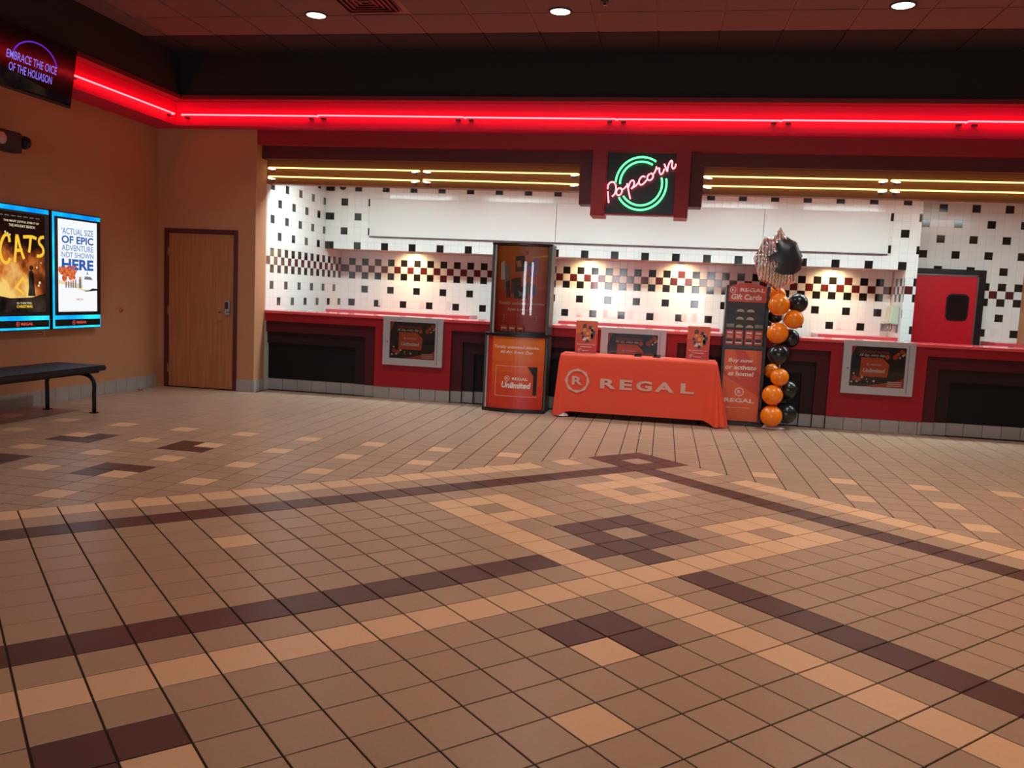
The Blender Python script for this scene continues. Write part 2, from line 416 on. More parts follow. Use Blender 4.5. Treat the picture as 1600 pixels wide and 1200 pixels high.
def clip(poly, a, b, c):
    """keep a*x+b*y <= c"""
    out = []
    for i, p in enumerate(poly):
        q = poly[(i+1) % len(poly)]; dp = a*p[0]+b*p[1]-c; dq = a*q[0]+b*q[1]-c
        if dp <= 0: out.append(p)
        if (dp < 0 < dq) or (dq < 0 < dp):
            t = dp/(dp-dq); out.append((p[0]+t*(q[0]-p[0]), p[1]+t*(q[1]-p[1])))
    return out
def area2(p): return 0.5*sum(p[i][0]*p[(i+1) % len(p)][1]-p[(i+1) % len(p)][0]*p[i][1] for i in range(len(p)))
def inset(poly, d):
    q = []
    for p in poly:
        if not q or (p[0]-q[-1][0])**2+(p[1]-q[-1][1])**2 > 1e-8: q.append(p)
    if len(q) > 1 and (q[0][0]-q[-1][0])**2+(q[0][1]-q[-1][1])**2 < 1e-8: q.pop()
    if len(q) < 3: return None
    if area2(q) < 0: q.reverse()
    res = q[:]
    for i, p in enumerate(q):
        r = q[(i+1) % len(q)]; ex, ey = r[0]-p[0], r[1]-p[1]; L = math.hypot(ex, ey)
        nx, ny = ey/L, -ex/L
        res = clip(res, nx, ny, nx*p[0]+ny*p[1]-d)
        if len(res) < 3: return None
    return res if area2(res) > 2e-4 else None
GAP = 0.0042
def slab(mb, poly, mi, z=0.0):
    p = inset(poly, GAP)
    if not p: return
    t = inset(p, 0.0016) or p
    n = len(p)
    if len(t) != n: t = p
    mb.add([(x, y, z-0.006) for x, y in p] + [(x, y, z-0.0014) for x, y in p] + [(x, y, z) for x, y in t],
           [(i, (i+1) % n, (i+1) % n+n, i+n) for i in range(n)] + [(i+n, (i+1) % n+n, (i+1) % n+2*n, i+2*n) for i in range(n)] + [tuple(range(2*n, 3*n))], mi)
tiles = []      # (polygon, colour index, regular?, centre, angle)
for u in range(-45, 15):
    for v in range(-14, 45):
        p = [w2(u, v), w2(u+1, v), w2(u+1, v+1), w2(u, v+1)]
        c = w2(u+.5, v+.5)
        if not (-6.2 < c[0] < 7.4 and -4.4 < c[1] < 6.9): continue
        tiles.append((p, 2 if (u, v) in dark else 1 if (u, v) in peach else 0, True, c, PI/4))
X0 = 0.58
Ldark = {(22, 13), (21, 13), (21, 14), (17, 13), (17, 14), (16, 13), (17, 8), (17, 9), (16, 9), (21, 9), (22, 9), (21, 8)}
Lpeach = {(22, 14), (16, 14), (16, 8), (22, 8)}
# half-plane helpers for the border of the diagonal field: u = 15 and v = -14
cu15 = 15*Q2*S; cv14 = -14*Q2*S
for side in (-1, 1):
    for k in range(-1, 34):
        for r in range(-22, 33):
            if k < 0: xa, xb = 0, .71
            else: xa, xb = .71+k, 1.71+k
            xa, xb = (X0+side*xa)*S, (X0+side*xb)*S
            if xa > xb: xa, xb = xb, xa
            ya, yb = (r+.05)*S, (r+1.05)*S
            P = [(xa, ya), (xb, ya), (xb, yb), (xa, yb)]
            cx, cy = (xa+xb)/2, (ya+yb)/2
            if cx < -6.45 or cx > 7.4 or cy > 7.0 or cy < -4.4: continue
            if cx < -4.95 and cy > 6.7: continue
            A = clip(P, 1, -1, cv14)                       # v <= -14
            B = clip(clip(P, -1, -1, -cu15), -1, 1, -cv14)  # u >= 15 and v >= -14
            ci = 0
            if (k, r) in Ldark: ci = 2
            elif (k, r) in Lpeach: ci = 1
            elif k % 3 == 1 and r % 3 == 2 and 5 <= r <= 17: ci = 1
            for pc in (A, B):
                if len(pc) < 3: continue
                pc = clip(pc, -1, 0, 6.33)
                pc = clip(pc, 0, 1, 6.65 if cx < -4.95 else 6.965)
                if len(pc) < 3: continue
                full = k >= 0 and abs(abs(area2(pc))-S*S) < 1e-6
                tiles.append((pc, ci, full, (cx, cy), 0))
TM = [M['tan'], M['peach'], M['brown']]
seen = []
for i, t in enumerate(tiles):
    q = project((t[3][0], t[3][1], 0))
    if t[2] and q and -40 < q[0] < 1640 and 0 < q[1] < 1240: seen.append((q[2], i))
seen.sort(); near = {i for _, i in seen[:299]}
protos = []
for ci in range(3):
    b = MB(); h = S/2; slab(b, [(-h, -h), (h, -h), (h, h), (-h, h)], 0)
    me = bpy.data.meshes.new('floor_tile'); me.from_pydata(b.v, [], b.f); me.materials.append(TM[ci]); protos.append(me)
field = MB()
for i, (p, ci, full, c, ang) in enumerate(tiles):
    if i in near:
        o = bpy.data.objects.new('floor_tile', protos[ci]); COL.objects.link(o)
        o.location = (c[0], c[1], random.uniform(-0.0004, 0.0004)); o.rotation_euler = (0, 0, ang); o.parent = floor
    else: slab(field, p, ci)
stuff(field.build('floor_tiling', TM, floor, fix=False))

# ------------------------------------------------------------------ lobby shell
wl = struct(bx(-6.6, -6.33, -9.2, 6.65, -0.005, 4.3).build('wall_left', M['orange_wall']))
def base_run_x(parent, y, x0, x1, z1=0.155, th=0.012, first=None):
    x = x0
    while x < x1-0.004:
        e = min(x+0.212, x1)
        bx(x+0.002, e-0.002, y-th, y, 0.0, z1).build('base_tile', M['base'], parent, bevel=0.002)
        x = e
def base_run_y(parent, x, y0, y1, z1=0.155, th=0.012, sgn=1):
    y = y1
    while y > y0+0.004:
        e = max(y-0.212, y0)
        a, b = (x, x+th*sgn) if sgn > 0 else (x+th*sgn, x)
        bx(a, b, e+0.002, y-0.002, 0.0, z1).build('base_tile', M['base'], parent, bevel=0.002)
        y = e
base_run_y(wl, -6.33, 1.3, 6.60)
wb = MB()
wb.box(-6.6, -6.23, 6.65, 9.8, -0.005, 4.3); wb.box(-5.19, -4.95, 6.65, 6.94, -0.005, 3.5); wb.box(-6.23, -5.19, 6.65, 6.94, 2.095, 4.3)
wb.box(-6.23, -4.97, 6.94, 9.8, -0.005, 4.3); wb.box(-5.19, -4.95, 6.65, 6.94, 3.5, 4.3)
wb = struct(wb.build('wall_back', M['dark_orange_wall']))
base_run_x(wb, 6.65, -5.19, -4.95); base_run_y(wb, -4.95, 6.642, 6.93)
struct(bx(7.5, 7.8, -9.2, 6.3, -0.005, 4.3).build('wall_right', M['orange_wall']))
wr = MB(); wr.box(-6.6, -2.45, -9.5, -9.2, -0.005, 4.3); wr.box(-1.05, 1.25, -9.5, -9.2, -0.005, 2.5); wr.box(2.25, 7.8, -9.5, -9.2, -0.005, 4.3); wr.box(-2.45, 2.25, -9.5, -9.2, 2.5, 4.3)
struct(wr.build('wall_rear', M['orange_wall']))
# ceiling with its square panels
ce = struct(bx(-6.6, 7.8, -9.5, 6.6, 4.206, 4.36).build('ceiling', M['ceil_bar']))
bx(-5.8, 7.5, 5.535, 6.30, 4.2045, 4.206).build('border_backing', M['black_paint'], ce)
PX, PY, PS = 0.06, 5.53, 0.618
pan = {}
field = MB()
for i in range(-11, 13):
    for j in range(-1, 16):
        x0 = PX+i*PS; y1 = PY-j*PS
        y0 = y1-PS
        if j == -1: y0, y1 = PY, 6.30
        x0c, x1c = max(x0, -5.80), min(x0+PS, 7.5)
        if x1c-x0c < 0.05 or y0 < -9.2: continue
        if i in (-5,) and j == 1: continue      # the air vent takes this place
        m = M['ceil_black'] if j == -1 else M['ceil_red']
        g = 0.010 if j > -1 else 0.006
        q = project(((x0c+x1c)/2, (y0+y1)/2, 4.2))
        if q and -150 < q[0] < 1750 and q[1] > -150:
            bx(x0c+g, x1c-g, y0+g, y1-g, 4.194, 4.2043).build('ceiling_panel', m, ce)
        else: field.box(x0c+g, x1c-g, y0+g, y1-g, 4.194, 4.2043, 0 if j == -1 else 1)
stuff(field.build('ceiling_panelling', [M['ceil_black'], M['ceil_red']], ce))
# bulkhead, lip and red fascia of the neon cove
b = MB(); b.box(-5.80, 7.5, 6.30, 6.42, 3.71, 4.206); b.box(-6.33, -5.80, -9.2, 6.42, 3.71, 4.206)
struct(b.build('trim_1', M['black_paint']))
b = MB(); b.box(-5.78, 7.5, 6.27, 6.42, 3.655, 3.71); b.box(-6.33, -5.78, -9.2, 6.42, 3.655, 3.71)
struct(b.build('trim_2', M['lip_red'], bevel=0.004))
struct(bx(-5.935, 7.5, 6.42, 6.69, 3.368, 3.655).build('trim_3', M['red_paint']))
struct(bx(-6.33, -5.935, -9.2, 6.69, 3.368, 3.655).build('trim_4', M['red_paint']))
# stepped header over the serving opening
b = MB(); b.box(-4.95, 7.5, 6.67, 7.1, 3.19, 3.368); b.box(-.652, -.487, 6.67, 7.1, 2.42, 3.19); b.box(.337, .497, 6.67, 7.1, 2.42, 3.19)
struct(b.build('trim_5', M['header_red']))
b = MB(); b.box(-4.95, -.652, 6.80, 7.1, 3.035, 3.19); b.box(.497, 7.5, 6.80, 7.1, 3.035, 3.19)
b.box(-.81, -.652, 6.80, 7.1, 2.565, 3.035); b.box(.497, .655, 6.80, 7.1, 2.565, 3.035)
struct(b.build('trim_6', M['header_maroon']))
b = MB(); b.box(-4.95, -.81, 6.945, 7.1, 2.735, 3.035); b.box(.655, 7.5, 6.945, 7.1, 2.735, 3.035)
struct(b.build('trim_7', M['header_brown']))

# wooden door in the back wall
d = struct(thing('door_1', 'x', 'door', (-5.71, 6.65, 0))); del d['label'], d['category']
b = MB(); b.box(-6.23, -6.178, 6.632, 6.70, 0, 2.092); b.box(-5.242, -5.19, 6.632, 6.70, 0, 2.092); b.box(-6.178, -5.242, 6.632, 6.70, 2.04, 2.092)
b.build('door_frame', M['door_frame'], d, bevel=0.004)
bx(-6.172, -5.247, 6.648, 6.692, 0.012, 2.036).build('door_leaf', M['wood'], d, bevel=0.003)
for z in (0.255, 1.02, 1.79):
    bx(-6.186, -6.170, 6.634, 6.650, z-0.055, z+0.055).build('hinge', M['steel'], d, bevel=0.002)
lk = bx(-5.352, -5.285, 6.622, 6.648, 0.995, 1.178).build('lock', M['steel'], d, bevel=0.005)
bx(-5.345, -5.303, 6.616, 6.624, 1.07, 1.165).build('keypad', M['black'], lk, bevel=0.002)
MB().tube([(-5.315, 6.622, 1.035), (-5.315, 6.585, 1.035), (-5.33, 6.575, 1.033), (-5.41, 6.572, 1.028)], 0.011, 10).build('lever', M['steel'], lk)

# ------------------------------------------------------------------ serving area walls of square tiles
T, Z0, XS, XL, YL0, YSF, YB = 0.10987, 0.0388, -4.9138, -4.95, 6.958, 8.9163, 9.595
WM = {'w': M['white_tile'], 'k': M['black_tile'], 'm': M['maroon_tile']}
def tile_box(axis, a0, a1, z0, z1, pos, sg):
    """proud tile with a chamfered rim on plane axis=pos, its face looking along sg"""
    g, ch, th = 0.0011, 0.0016, 0.004
    a0 += g; a1 -= g; z0 += g; z1 -= g
    def P(a, z, d): return (pos+sg*d, a, z) if axis == 0 else (a, pos+sg*d, z)
    r0 = [(a0, z0), (a1, z0), (a1, z1), (a0, z1)]; r1 = [(a0+ch, z0+ch), (a1-ch, z0+ch), (a1-ch, z1-ch), (a0+ch, z1-ch)]
    vs = [P(a, z, 0) for a, z in r0]+[P(a, z, th-ch) for a, z in r0]+[P(a, z, th) for a, z in r1]
    fs = []
    for k in range(4):
        j = (k+1) % 4; fs += [(k, j, j+4, k+4), (k+4, j+4, j+8, k+8)]
    return vs, fs+[(8, 9, 10, 11)]
def tiled(wall, axis, pos, sg, a_of, irange, rows, kind, lim, skip=None, zlim=(0.0, 3.05)):
    white = MB()
    for i in irange:
        for r in rows:
            a0, a1 = a_of(i), a_of(i+1)
            if a0 > a1: a0, a1 = a1, a0
            a0, a1 = max(a0, lim[0]), min(a1, lim[1])
            z0, z1 = max(Z0+(r-1)*T, zlim[0]), min(Z0+r*T, zlim[1])
            if a1-a0 < 0.008 or z1-z0 < 0.008: continue
            if skip and skip(a0, a1, z0, z1): continue
            k = kind(i, r); vs, fs = tile_box(axis, a0, a1, z0, z1, pos, sg)
            if k == 'w': white.add(vs, fs)
            else: MB().add(vs, fs).build('wall_tile', WM[k], wall)
    stuff(white.build('white_tiling', WM['w'], wall))
redk = lambda i, r: 'm' if (i*7+r*13) % 11 == 3 else 'k'      # a few of the black ones are really maroon
def kindL(i, r):
    if r in (17, 15): return 'k' if i % 2 == 1 else 'w'
    if r == 16: return 'm' if i % 2 == 0 else 'w'
    if r in (19, 23, 27, 11): return 'k' if i % 4 == 3 else 'w'
    if r in (21, 25, 13): return redk(i, r) if i % 4 == 1 else 'w'
    return 'w'
def kindS(i, r):
    if (i, r) == (77, 16): return 'm'
    if (i, r) in ((78, 17), (78, 15), (78, 11)): return 'k'
    if i >= 77 and r < 18: return 'w'
    if r in (19, 23, 27): return 'k' if i % 4 == 0 and i < 78 else 'w'
    if r in (21, 25): return 'k' if i % 4 == 2 else 'w'
    return 'w'
def kindB(i, r):
    if r in (17, 15): return redk(i, r) if i % 2 == 1 else 'w'
    if r == 16: return 'm' if i % 2 == 0 else 'w'
    if r == 13: return 'k' if i % 4 == 3 else 'w'
    if r == 11: return 'k' if i % 4 == 1 else 'w'
    return 'w'
def kindR(i, r):
    if r in (17, 15): return 'k' if i % 2 == 0 else 'w'
    if r == 16: return 'm' if i % 2 == 1 else 'w'
    if r in (27, 23, 19, 13): return redk(i, r) if i % 4 == 2 else 'w'
    if r in (25, 21, 11): return 'k' if i % 4 == 0 else 'w'
    return 'w'
XE = XS+78.35*T; XN = XS+77*T            # pier edges
w1 = struct(bx(-4.97, XL, 6.94, 9.8, -0.005, 3.2).build('wall_serving_left', M['wgrout']))
tiled(w1, 0, XL, 1, lambda i: YL0+i*T, range(0, 26), range(9, 29), kindL, (6.955, YB))
b = MB(); b.box(XL, XN, YSF, YB, Z0+18*T, 3.05); b.box(XN, XE, YSF, YB, -0.005, 3.05)
w2_ = struct(b.build('wall_serving_front', M['wgrout']))
tiled(w2_, 1, YSF, -1, lambda i: XS+i*T if i > 0 else XL+0.004, range(0, 79), range(19, 29), kindS, (XL+0.004, XE))
tiled(w2_, 1, YSF, -1, lambda i: XS+i*T, range(77, 79), range(8, 19), kindS, (XN, XE))
tiled(w2_, 0, XN, -1, lambda i: YB-(i+1)*T, range(0, 7), range(9, 19), lambda i, r: ('k' if i % 2 else 'w') if r in (17, 15) else ('w' if i % 2 else 'm') if r == 16 else ('k' if (r == 13 and i % 4 == 1) or (r == 11 and i % 4 == 3) else 'w'), (YSF, YB-0.004), zlim=(0, Z0+18*T))
w3 = struct(bx(XL, 7.5, YB, 9.8, -0.005, 3.05).build('wall_serving_back', M['wgrout']))
tiled(w3, 1, YB, -1, lambda i: XS+i*T if i > 0 else XL+0.004, range(0, 77), range(9, 19), kindB, (XL+0.004, XN), zlim=(0, Z0+18*T))
tiled(w3, 1, YB, -1, lambda i: XS+i*T, range(78, 96), range(9, 29), kindR, (XE, 5.30), skip=lambda a0, a1, z0, z1: a1 < 4.80 and z1 < 2.10)
struct(bx(5.30, 7.5, 8.9, YB, -0.005, 3.05).build('wall_serving_right', M['orange_wall']))
struct(bx(-4.95, 7.5, 7.1, 9.6, 3.05, 3.2).build('ceiling_serving', M['ceil_white']))
struct(bx(7.5, 7.8, 6.3, 9.8, -0.005, 4.3).build('wall_serving_end', M['orange_wall']))
# red kitchen door
d = struct(thing('door_2', 'x', 'door', (4.2, 9.57, 0))); del d['label'], d['category']
b = MB(); b.box(XE+0.006, 4.795, 9.545, 9.594, 2.015, 2.085); b.box(4.705, 4.795, 9.545, 9.594, 0, 2.015)
b.build('door_frame', M['black'], d, bevel=0.003)
lf = bx(XE+0.01, 4.695, 9.55, 9.592, 0.01, 2.005).build('door_leaf', M['red_door'], d, bevel=0.003)
def rrect(x0, x1, z0, z1, r, n=5):
    out = []
    for cx, cz, a0 in ((x1-r, z1-r, 0), (x0+r, z1-r, PI/2), (x0+r, z0+r, PI), (x1-r, z0+r, 1.5*PI)):
        out += [(cx+r*math.cos(a0+PI/2*k/n), cz+r*math.sin(a0+PI/2*k/n)) for k in range(n+1)]
    return out
MB().prism(rrect(4.295, 4.595, 1.35, 1.735, 0.07), 1, 9.538, 9.55).build('window_gasket', M['black'], d)
MB().prism(rrect(4.315, 4.575, 1.37, 1.715, 0.055), 1, 9.534, 9.538).build('window_pane', M['dark_glass'], d)
b = MB(); b.box(4.683, 4.70, 9.535, 9.55, 0.2, 2.005); b.box(3.80, 4.70, 9.535, 9.55, 1.985, 2.005); b.build('edge_strip', M['alu'], d)
bx(3.76, 3.85, 9.52, 9.55, 1.925, 2.01).build('hinge_cover', M['alu'], d, bevel=0.004)

# ------------------------------------------------------------------ ceiling lights of the serving area
for k, x in enumerate((-3.9, -2.2, -0.5, 1.32, 2.95, 4.7)):
    t = thing('fluorescent_light', 'fluorescent ceiling light behind the header, number %s from the left wall' % ('one two three four five six'.split()[k]), 'ceiling light', (x, 7.3, 3.05), 'fluorescent lights behind the header')
    b = MB(); b.box(x-.6, x+.6, 7.12, 7.15, 3.0, 3.05); b.box(x-.6, x+.6, 7.45, 7.48, 3.0, 3.05); b.box(x-.6, x-.57, 7.15, 7.45, 3.0, 3.05); b.box(x+.57, x+.6, 7.15, 7.45, 3.0, 3.05)
    b.build('housing', M['white_plastic'], t)
    bx(x-.57, x+.57, 7.15, 7.45, 3.012, 3.03).build('diffuser', M['fluoro'], t)
t = thing('dome_light', 'white oval ceiling lamp above the red kitchen door', 'ceiling light', (4.33, 8.5, 3.05))
MB().lathe([(0.20, 3.05), (0.20, 3.035), (0.185, 3.03)], (4.33, 8.5, 0)).build('lamp_base', M['white_plastic'], t)
MB().lathe([(0.183, 3.03), (0.165, 2.995), (0.11, 2.965), (0.04, 2.952), (0.0, 2.951)], (4.33, 8.5, 0)).build('diffuser', M['dome'], t)
for k, (x, s) in enumerate(((-3.7, 'far left, above the black check band'), (-0.88, 'behind the orange counter sign by the kiosk'), (0.51, 'behind the middle poster case'), (2.7, 'right of the star balloon'))):
    t = thing('puck_light', 'small warm lamp under the tiled overhang, ' + s, 'lamp', (x, 9.36, 2.016), 'warm lamps under the overhang')
    MB().lathe([(0.045, 2.016), (0.045, 1.996), (0.036, 1.994)], (x, 9.36, 0), n=16).build('housing', M['white_plastic'], t)
    MB().lathe([(0.035, 1.994), (0.0, 1.992)], (x, 9.36, 0), n=16).build('lens', M['puck'], t)
    l = bpy.data.lights.new('puck_lamp', 'SPOT'); l.energy = 34; l.color = (1.0, 0.70, 0.36); l.spot_size = 2.75; l.spot_blend = 1.0; l.shadow_soft_size = 0.03
    lo = bpy.data.objects.new('puck_lamp', l); COL.objects.link(lo); lo.location = (x, 9.36, 1.985); lo.rotation_euler = (0.5, 0, 0); 

# ------------------------------------------------------------------ counters
ct = thing('serving_counter', 'long red and black serving counter with stepped recessed bays', 'counter', (1.2, 6.95, 0))
top = MB().box(-4.95, 7.4, 6.925, 7.55, 1.04, 1.076).build('countertop', M['lam_top'], ct, bevel=0.004)
def yl(n): return 6.95+0.04*n
bands = MB(); bands.box(-4.95, 7.4, yl(0), 7.4, .935, 1.04); bands.build('front_rail', M['lam_red'], ct)
reds = [(-3.40, -2.375), (-.585, .485), (2.285, 3.365)]
for a, b_ in reds: bx(a, b_, yl(0), 7.4, .155, .935).build('front_panel', M['lam_red'], ct)
bays = [(-4.95, -3.40, 0, 1), (-2.375, -.585, 1, 1), (.485, 2.285, 1, 1), (3.365, 7.4, 1, 0)]
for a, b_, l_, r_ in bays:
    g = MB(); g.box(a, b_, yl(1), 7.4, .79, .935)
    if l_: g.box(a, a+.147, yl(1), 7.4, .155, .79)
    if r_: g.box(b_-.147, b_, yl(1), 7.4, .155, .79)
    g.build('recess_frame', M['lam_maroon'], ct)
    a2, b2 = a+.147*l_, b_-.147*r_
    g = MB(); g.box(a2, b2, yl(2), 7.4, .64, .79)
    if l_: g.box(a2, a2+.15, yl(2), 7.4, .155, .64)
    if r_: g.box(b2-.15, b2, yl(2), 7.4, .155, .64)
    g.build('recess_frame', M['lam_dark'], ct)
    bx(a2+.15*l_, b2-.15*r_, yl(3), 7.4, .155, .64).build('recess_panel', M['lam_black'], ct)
segs = []
for a, b_ in reds: segs.append((a, b_, 0))
for a, b_, l_, r_ in bays:
    x = a
    if l_: segs += [(x, x+.147, 1), (x+.147, x+.297, 2)]; x += .297
    e = b_
    if r_: segs += [(e-.147, e, 1), (e-.297, e-.147, 2)]; e -= .297
    segs.append((x, e, 3))
for a, b_, n in segs:
    y = yl(n)+0.006
    bx(a, b_, y+.010, 7.4, 0.0, .155).build('plinth', M['grout'], ct)
    x = a
    while x < min(b_, 5.4)-0.01:
        e = min(x+.2085, b_)
        bx(x+.0025, e-.0025, y, y+.010, 0.002, .153).build('base_tile', M['base'], ct, bevel=0.0015)
        x = e
for k, (a, b_, s) in enumerate(((-4.95, -2.63, 'under the checked tiles at the left end'), (-1.26, 1.11, 'behind the orange table'), (2.47, XN-.005, 'between the balloons and the white pier'), (4.81, 5.29, 'right of the kitchen door'))):
    t = thing('back_counter', 'red back counter ' + s, 'counter', ((a+b_)/2, 9.3, 0), 'red back counters')
    bx(a+.005, b_, 9.0, 9.59, 1.02, 1.078).build('worktop', M['lam_top'], t, bevel=0.004)
    bx(a+.005, b_-.01, 9.04, 9.58, 0.0, 1.02).build('cabinet', M['lam_red'], t)

# ------------------------------------------------------------------ things on the tiled walls
t = thing('menu_board', 'long blank white panel on the white tiled wall', 'menu board', (-.48, 8.912, 2.5))
for a, b_ in ((-4.22, -1.35), (-1.345, 1.60), (1.605, 3.28)):
    bx(a, b_, 8.88, 8.9115, 2.225, 2.792).build('panel', M['white'], t, bevel=0.003)
bx(-4.22, 3.28, 8.876, 8.9115, 2.214, 2.2245).build('bottom_rail', M['dark_grey'], t)
for k, x in enumerate((-4.25, -3.55, -3.1, -1.4, -1.012, -.601, -.212, .191, .599, .752, 2.86, 4.97)):
    t = thing('wall_outlet', 'white wall plate on the tiles, number %s from the left' % ('one two three four five six seven eight nine ten eleven twelve'.split()[k]), 'wall outlet', (x, 9.591, 1.215), 'wall plates over the back counters')
    bx(x-.036, x+.036, 9.583, 9.5905, 1.155, 1.275).build('plate', M['white_plastic'], t, bevel=0.002)
    b = MB(); b.box(x-.012, x+.012, 9.579, 9.583, 1.222, 1.25); b.box(x-.012, x+.012, 9.579, 9.583, 1.18, 1.208); b.build('socket', M['white_plastic'], t)
t = thing('security_camera', 'small white security camera high on the tiled wall, left of the white panel', 'camera', (-4.65, 8.85, 2.93))
MB().lathe([(0.05, 2.99), (0.06, 2.97), (0.06, 2.95)], (-4.65, 8.85, 0), n=16).build('mount', M['white_plastic'], t)
MB().lathe([(0.055, 2.95), (0.05, 2.93), (0.03, 2.91), (0, 2.902)], (-4.65, 8.85, 0), n=16).build('dome', M['dark_glass'], t)
bx(-4.67, -4.63, 8.85, 8.911, 2.965, 2.99).build('bracket', M['white_plastic'], t)
t = thing('hanging_rail', 'thin dark rail under the tiled overhang behind the star balloon', 'rail', (1.38, 8.95, 2.0))
bx(1.22, 1.54, 8.93, 8.96, 1.985, 2.003).build('rail', M['dark_grey'], t)
b = MB(); b.box(1.25, 1.265, 8.935, 8.955, 2.003, 2.018); b.box(1.5, 1.515, 8.935, 8.955, 2.003, 2.018); b.build('hanger', M['dark_grey'], t)
t = thing('dispenser', 'pale green wall dispenser in the right corner of the serving area', 'dispenser', (3.45, 9.2, 1.4))
MB().prism([(3.41, 1.27), (3.538, 1.25), (3.538, 1.52), (3.44, 1.51)], 1, 9.03, 9.33).build('tank', M['green_plastic'], t, bevel=0.012, seg=2)
for y in (9.1, 9.25): MB().tube([(3.47, y, 1.28), (3.47, y, 1.2), (3.45, y, 1.17)], 0.012, 8).build('spout', M['steel'], t)
bx(3.40, 3.538, 9.4, 9.45, 1.15, 1.26).build('side_bracket', M['steel'], t)

# ------------------------------------------------------------------ neon
def neon(name, path, label, cat, group, m, r, caps=True, back=(0, 1, 0), ret=0.05):
    p0, p1 = Vector(path[0]), Vector(path[-1]); bk = Vector(back)*ret
    t = thing(name, label, cat, tuple((p0+p1)/2), group)
    d0 = (p1-p0).normalized()
    full = [p0+bk*0.9, p0+bk*0.35-d0*0.0, p0+d0*0.012] + [p0+(p1-p0)*f for f in (0.25, 0.5, 0.75)] + [p1-d0*0.012, p1+bk*0.35, p1+bk*0.9]
    MB().tube(full, r, 10).build('glass_tube', m, t)
    return t, d0
ends = [-5.85, -4.03, -2.175, -.38, 1.447, 3.37, 5.2]
nth = ['first', 'second', 'third', 'fourth', 'fifth', 'sixth']
for k in range(6):
    a, b_ = ends[k]+.008, ends[k+1]-.008
    dz = (0, .006, -.002, -.006, .0, .006)[k]
    t, _ = neon('neon_tube', [(a, 6.378, 3.492+dz), (b_, 6.378, 3.490+dz*.5)], 'lit red neon tube above the counter, %s from the corner' % nth[k], 'neon tube', 'red neon tubes of the cove', M['neon_red'], 0.0085)
    for x in (a+.07, b_-.07): bx(x-.03, x+.03, 6.387, 6.42, 3.455, 3.475).build('holder', M['dark_grey'], t)
for a, b_, s in ((4.43, 6.33, 'nearest the corner'), (2.3, 4.40, 'behind the television')):
    t, _ = neon('neon_tube', [(-5.893, a, 3.487), (-5.893, b_, 3.490)], 'lit red neon tube over the left wall, ' + s, 'neon tube', 'red neon tubes of the cove', M['neon_red'], 0.0085, back=(-1, 0, 0))
    for y in (a+.07, b_-.07): bx(-5.935, -5.90, y-.03, y+.03, 3.453, 3.473).build('holder', M['dark_grey'], t)
for zi, z in ((0, 2.935), (1, 2.824)):
    for a, b_, s in ((-4.91, -2.87, 'in the far left span'), (-2.81, -.84, 'left of the popcorn sign'), (.668, 2.735, 'right of the popcorn sign'), (2.785, 4.85, 'in the far right span')):
        zz = z - (0.012 if (zi == 1 and a < -.9) else 0)
        t, _ = neon('neon_tube', [(a, 6.895, z + (0.004 if a > 0 else 0)), (b_, 6.895, zz+ (0.004 if a > 0 else 0))], 'lit yellow neon tube %s, %s of its pair' % (s, 'upper' if zi == 0 else 'lower'), 'neon tube', 'yellow neon tubes of the header', M['neon_yellow'], 0.0085)
        for x in (a+.02, b_-.02):
            sg = 1 if x < (a+b_)/2 else -1
            MB().tube([(x-sg*.02, 6.898, zz-.006), (x+sg*.03, 6.905, zz-.016), (x+sg*.075, 6.91, zz-.018)], [.012, .012, .006], 8).build('electrode', M['neon_end'], t)
            bx(x+sg*.03-.02, x+sg*.03+.02, 6.918, 6.944, zz-.035, zz-.012).build('holder', M['dark_grey'], t)
# popcorn sign
t = thing('popcorn_sign', 'black box sign reading Popcorn in red neon script over green rings', 'neon sign', (-.075, 6.76, 2.81))
b = MB(); b.box(-.484, .334, 6.76, 6.90, 2.445, 3.185); b.build('box', M['black'], t)
b = MB(); b.box(-.487, -.476, 6.70, 6.76, 2.44, 3.19); b.box(.326, .337, 6.70, 6.76, 2.44, 3.19); b.box(-.476, .326, 6.70, 6.76, 3.176, 3.19); b.box(-.476, .326, 6.70, 6.76, 2.44, 2.452)
b.build('box_rim', M['header_red'], t)
CX, CZ = -.069, 2.812
def arc(R, a0, a1, n=28): return [(CX+R*math.cos(math.radians(a0+(a1-a0)*k/n)), 6.715, CZ+R*1.03*math.sin(math.radians(a0+(a1-a0)*k/n))) for k in range(n+1)]
for R, a0, a1 in ((.300, 57, 178), (.248, 60, 182), (.300, 213, 372), (.248, 216, 377)):
    MB().tube(arc(R, a0, a1), 0.0115, 8).build('ring_tube', M['neon_green'], t)
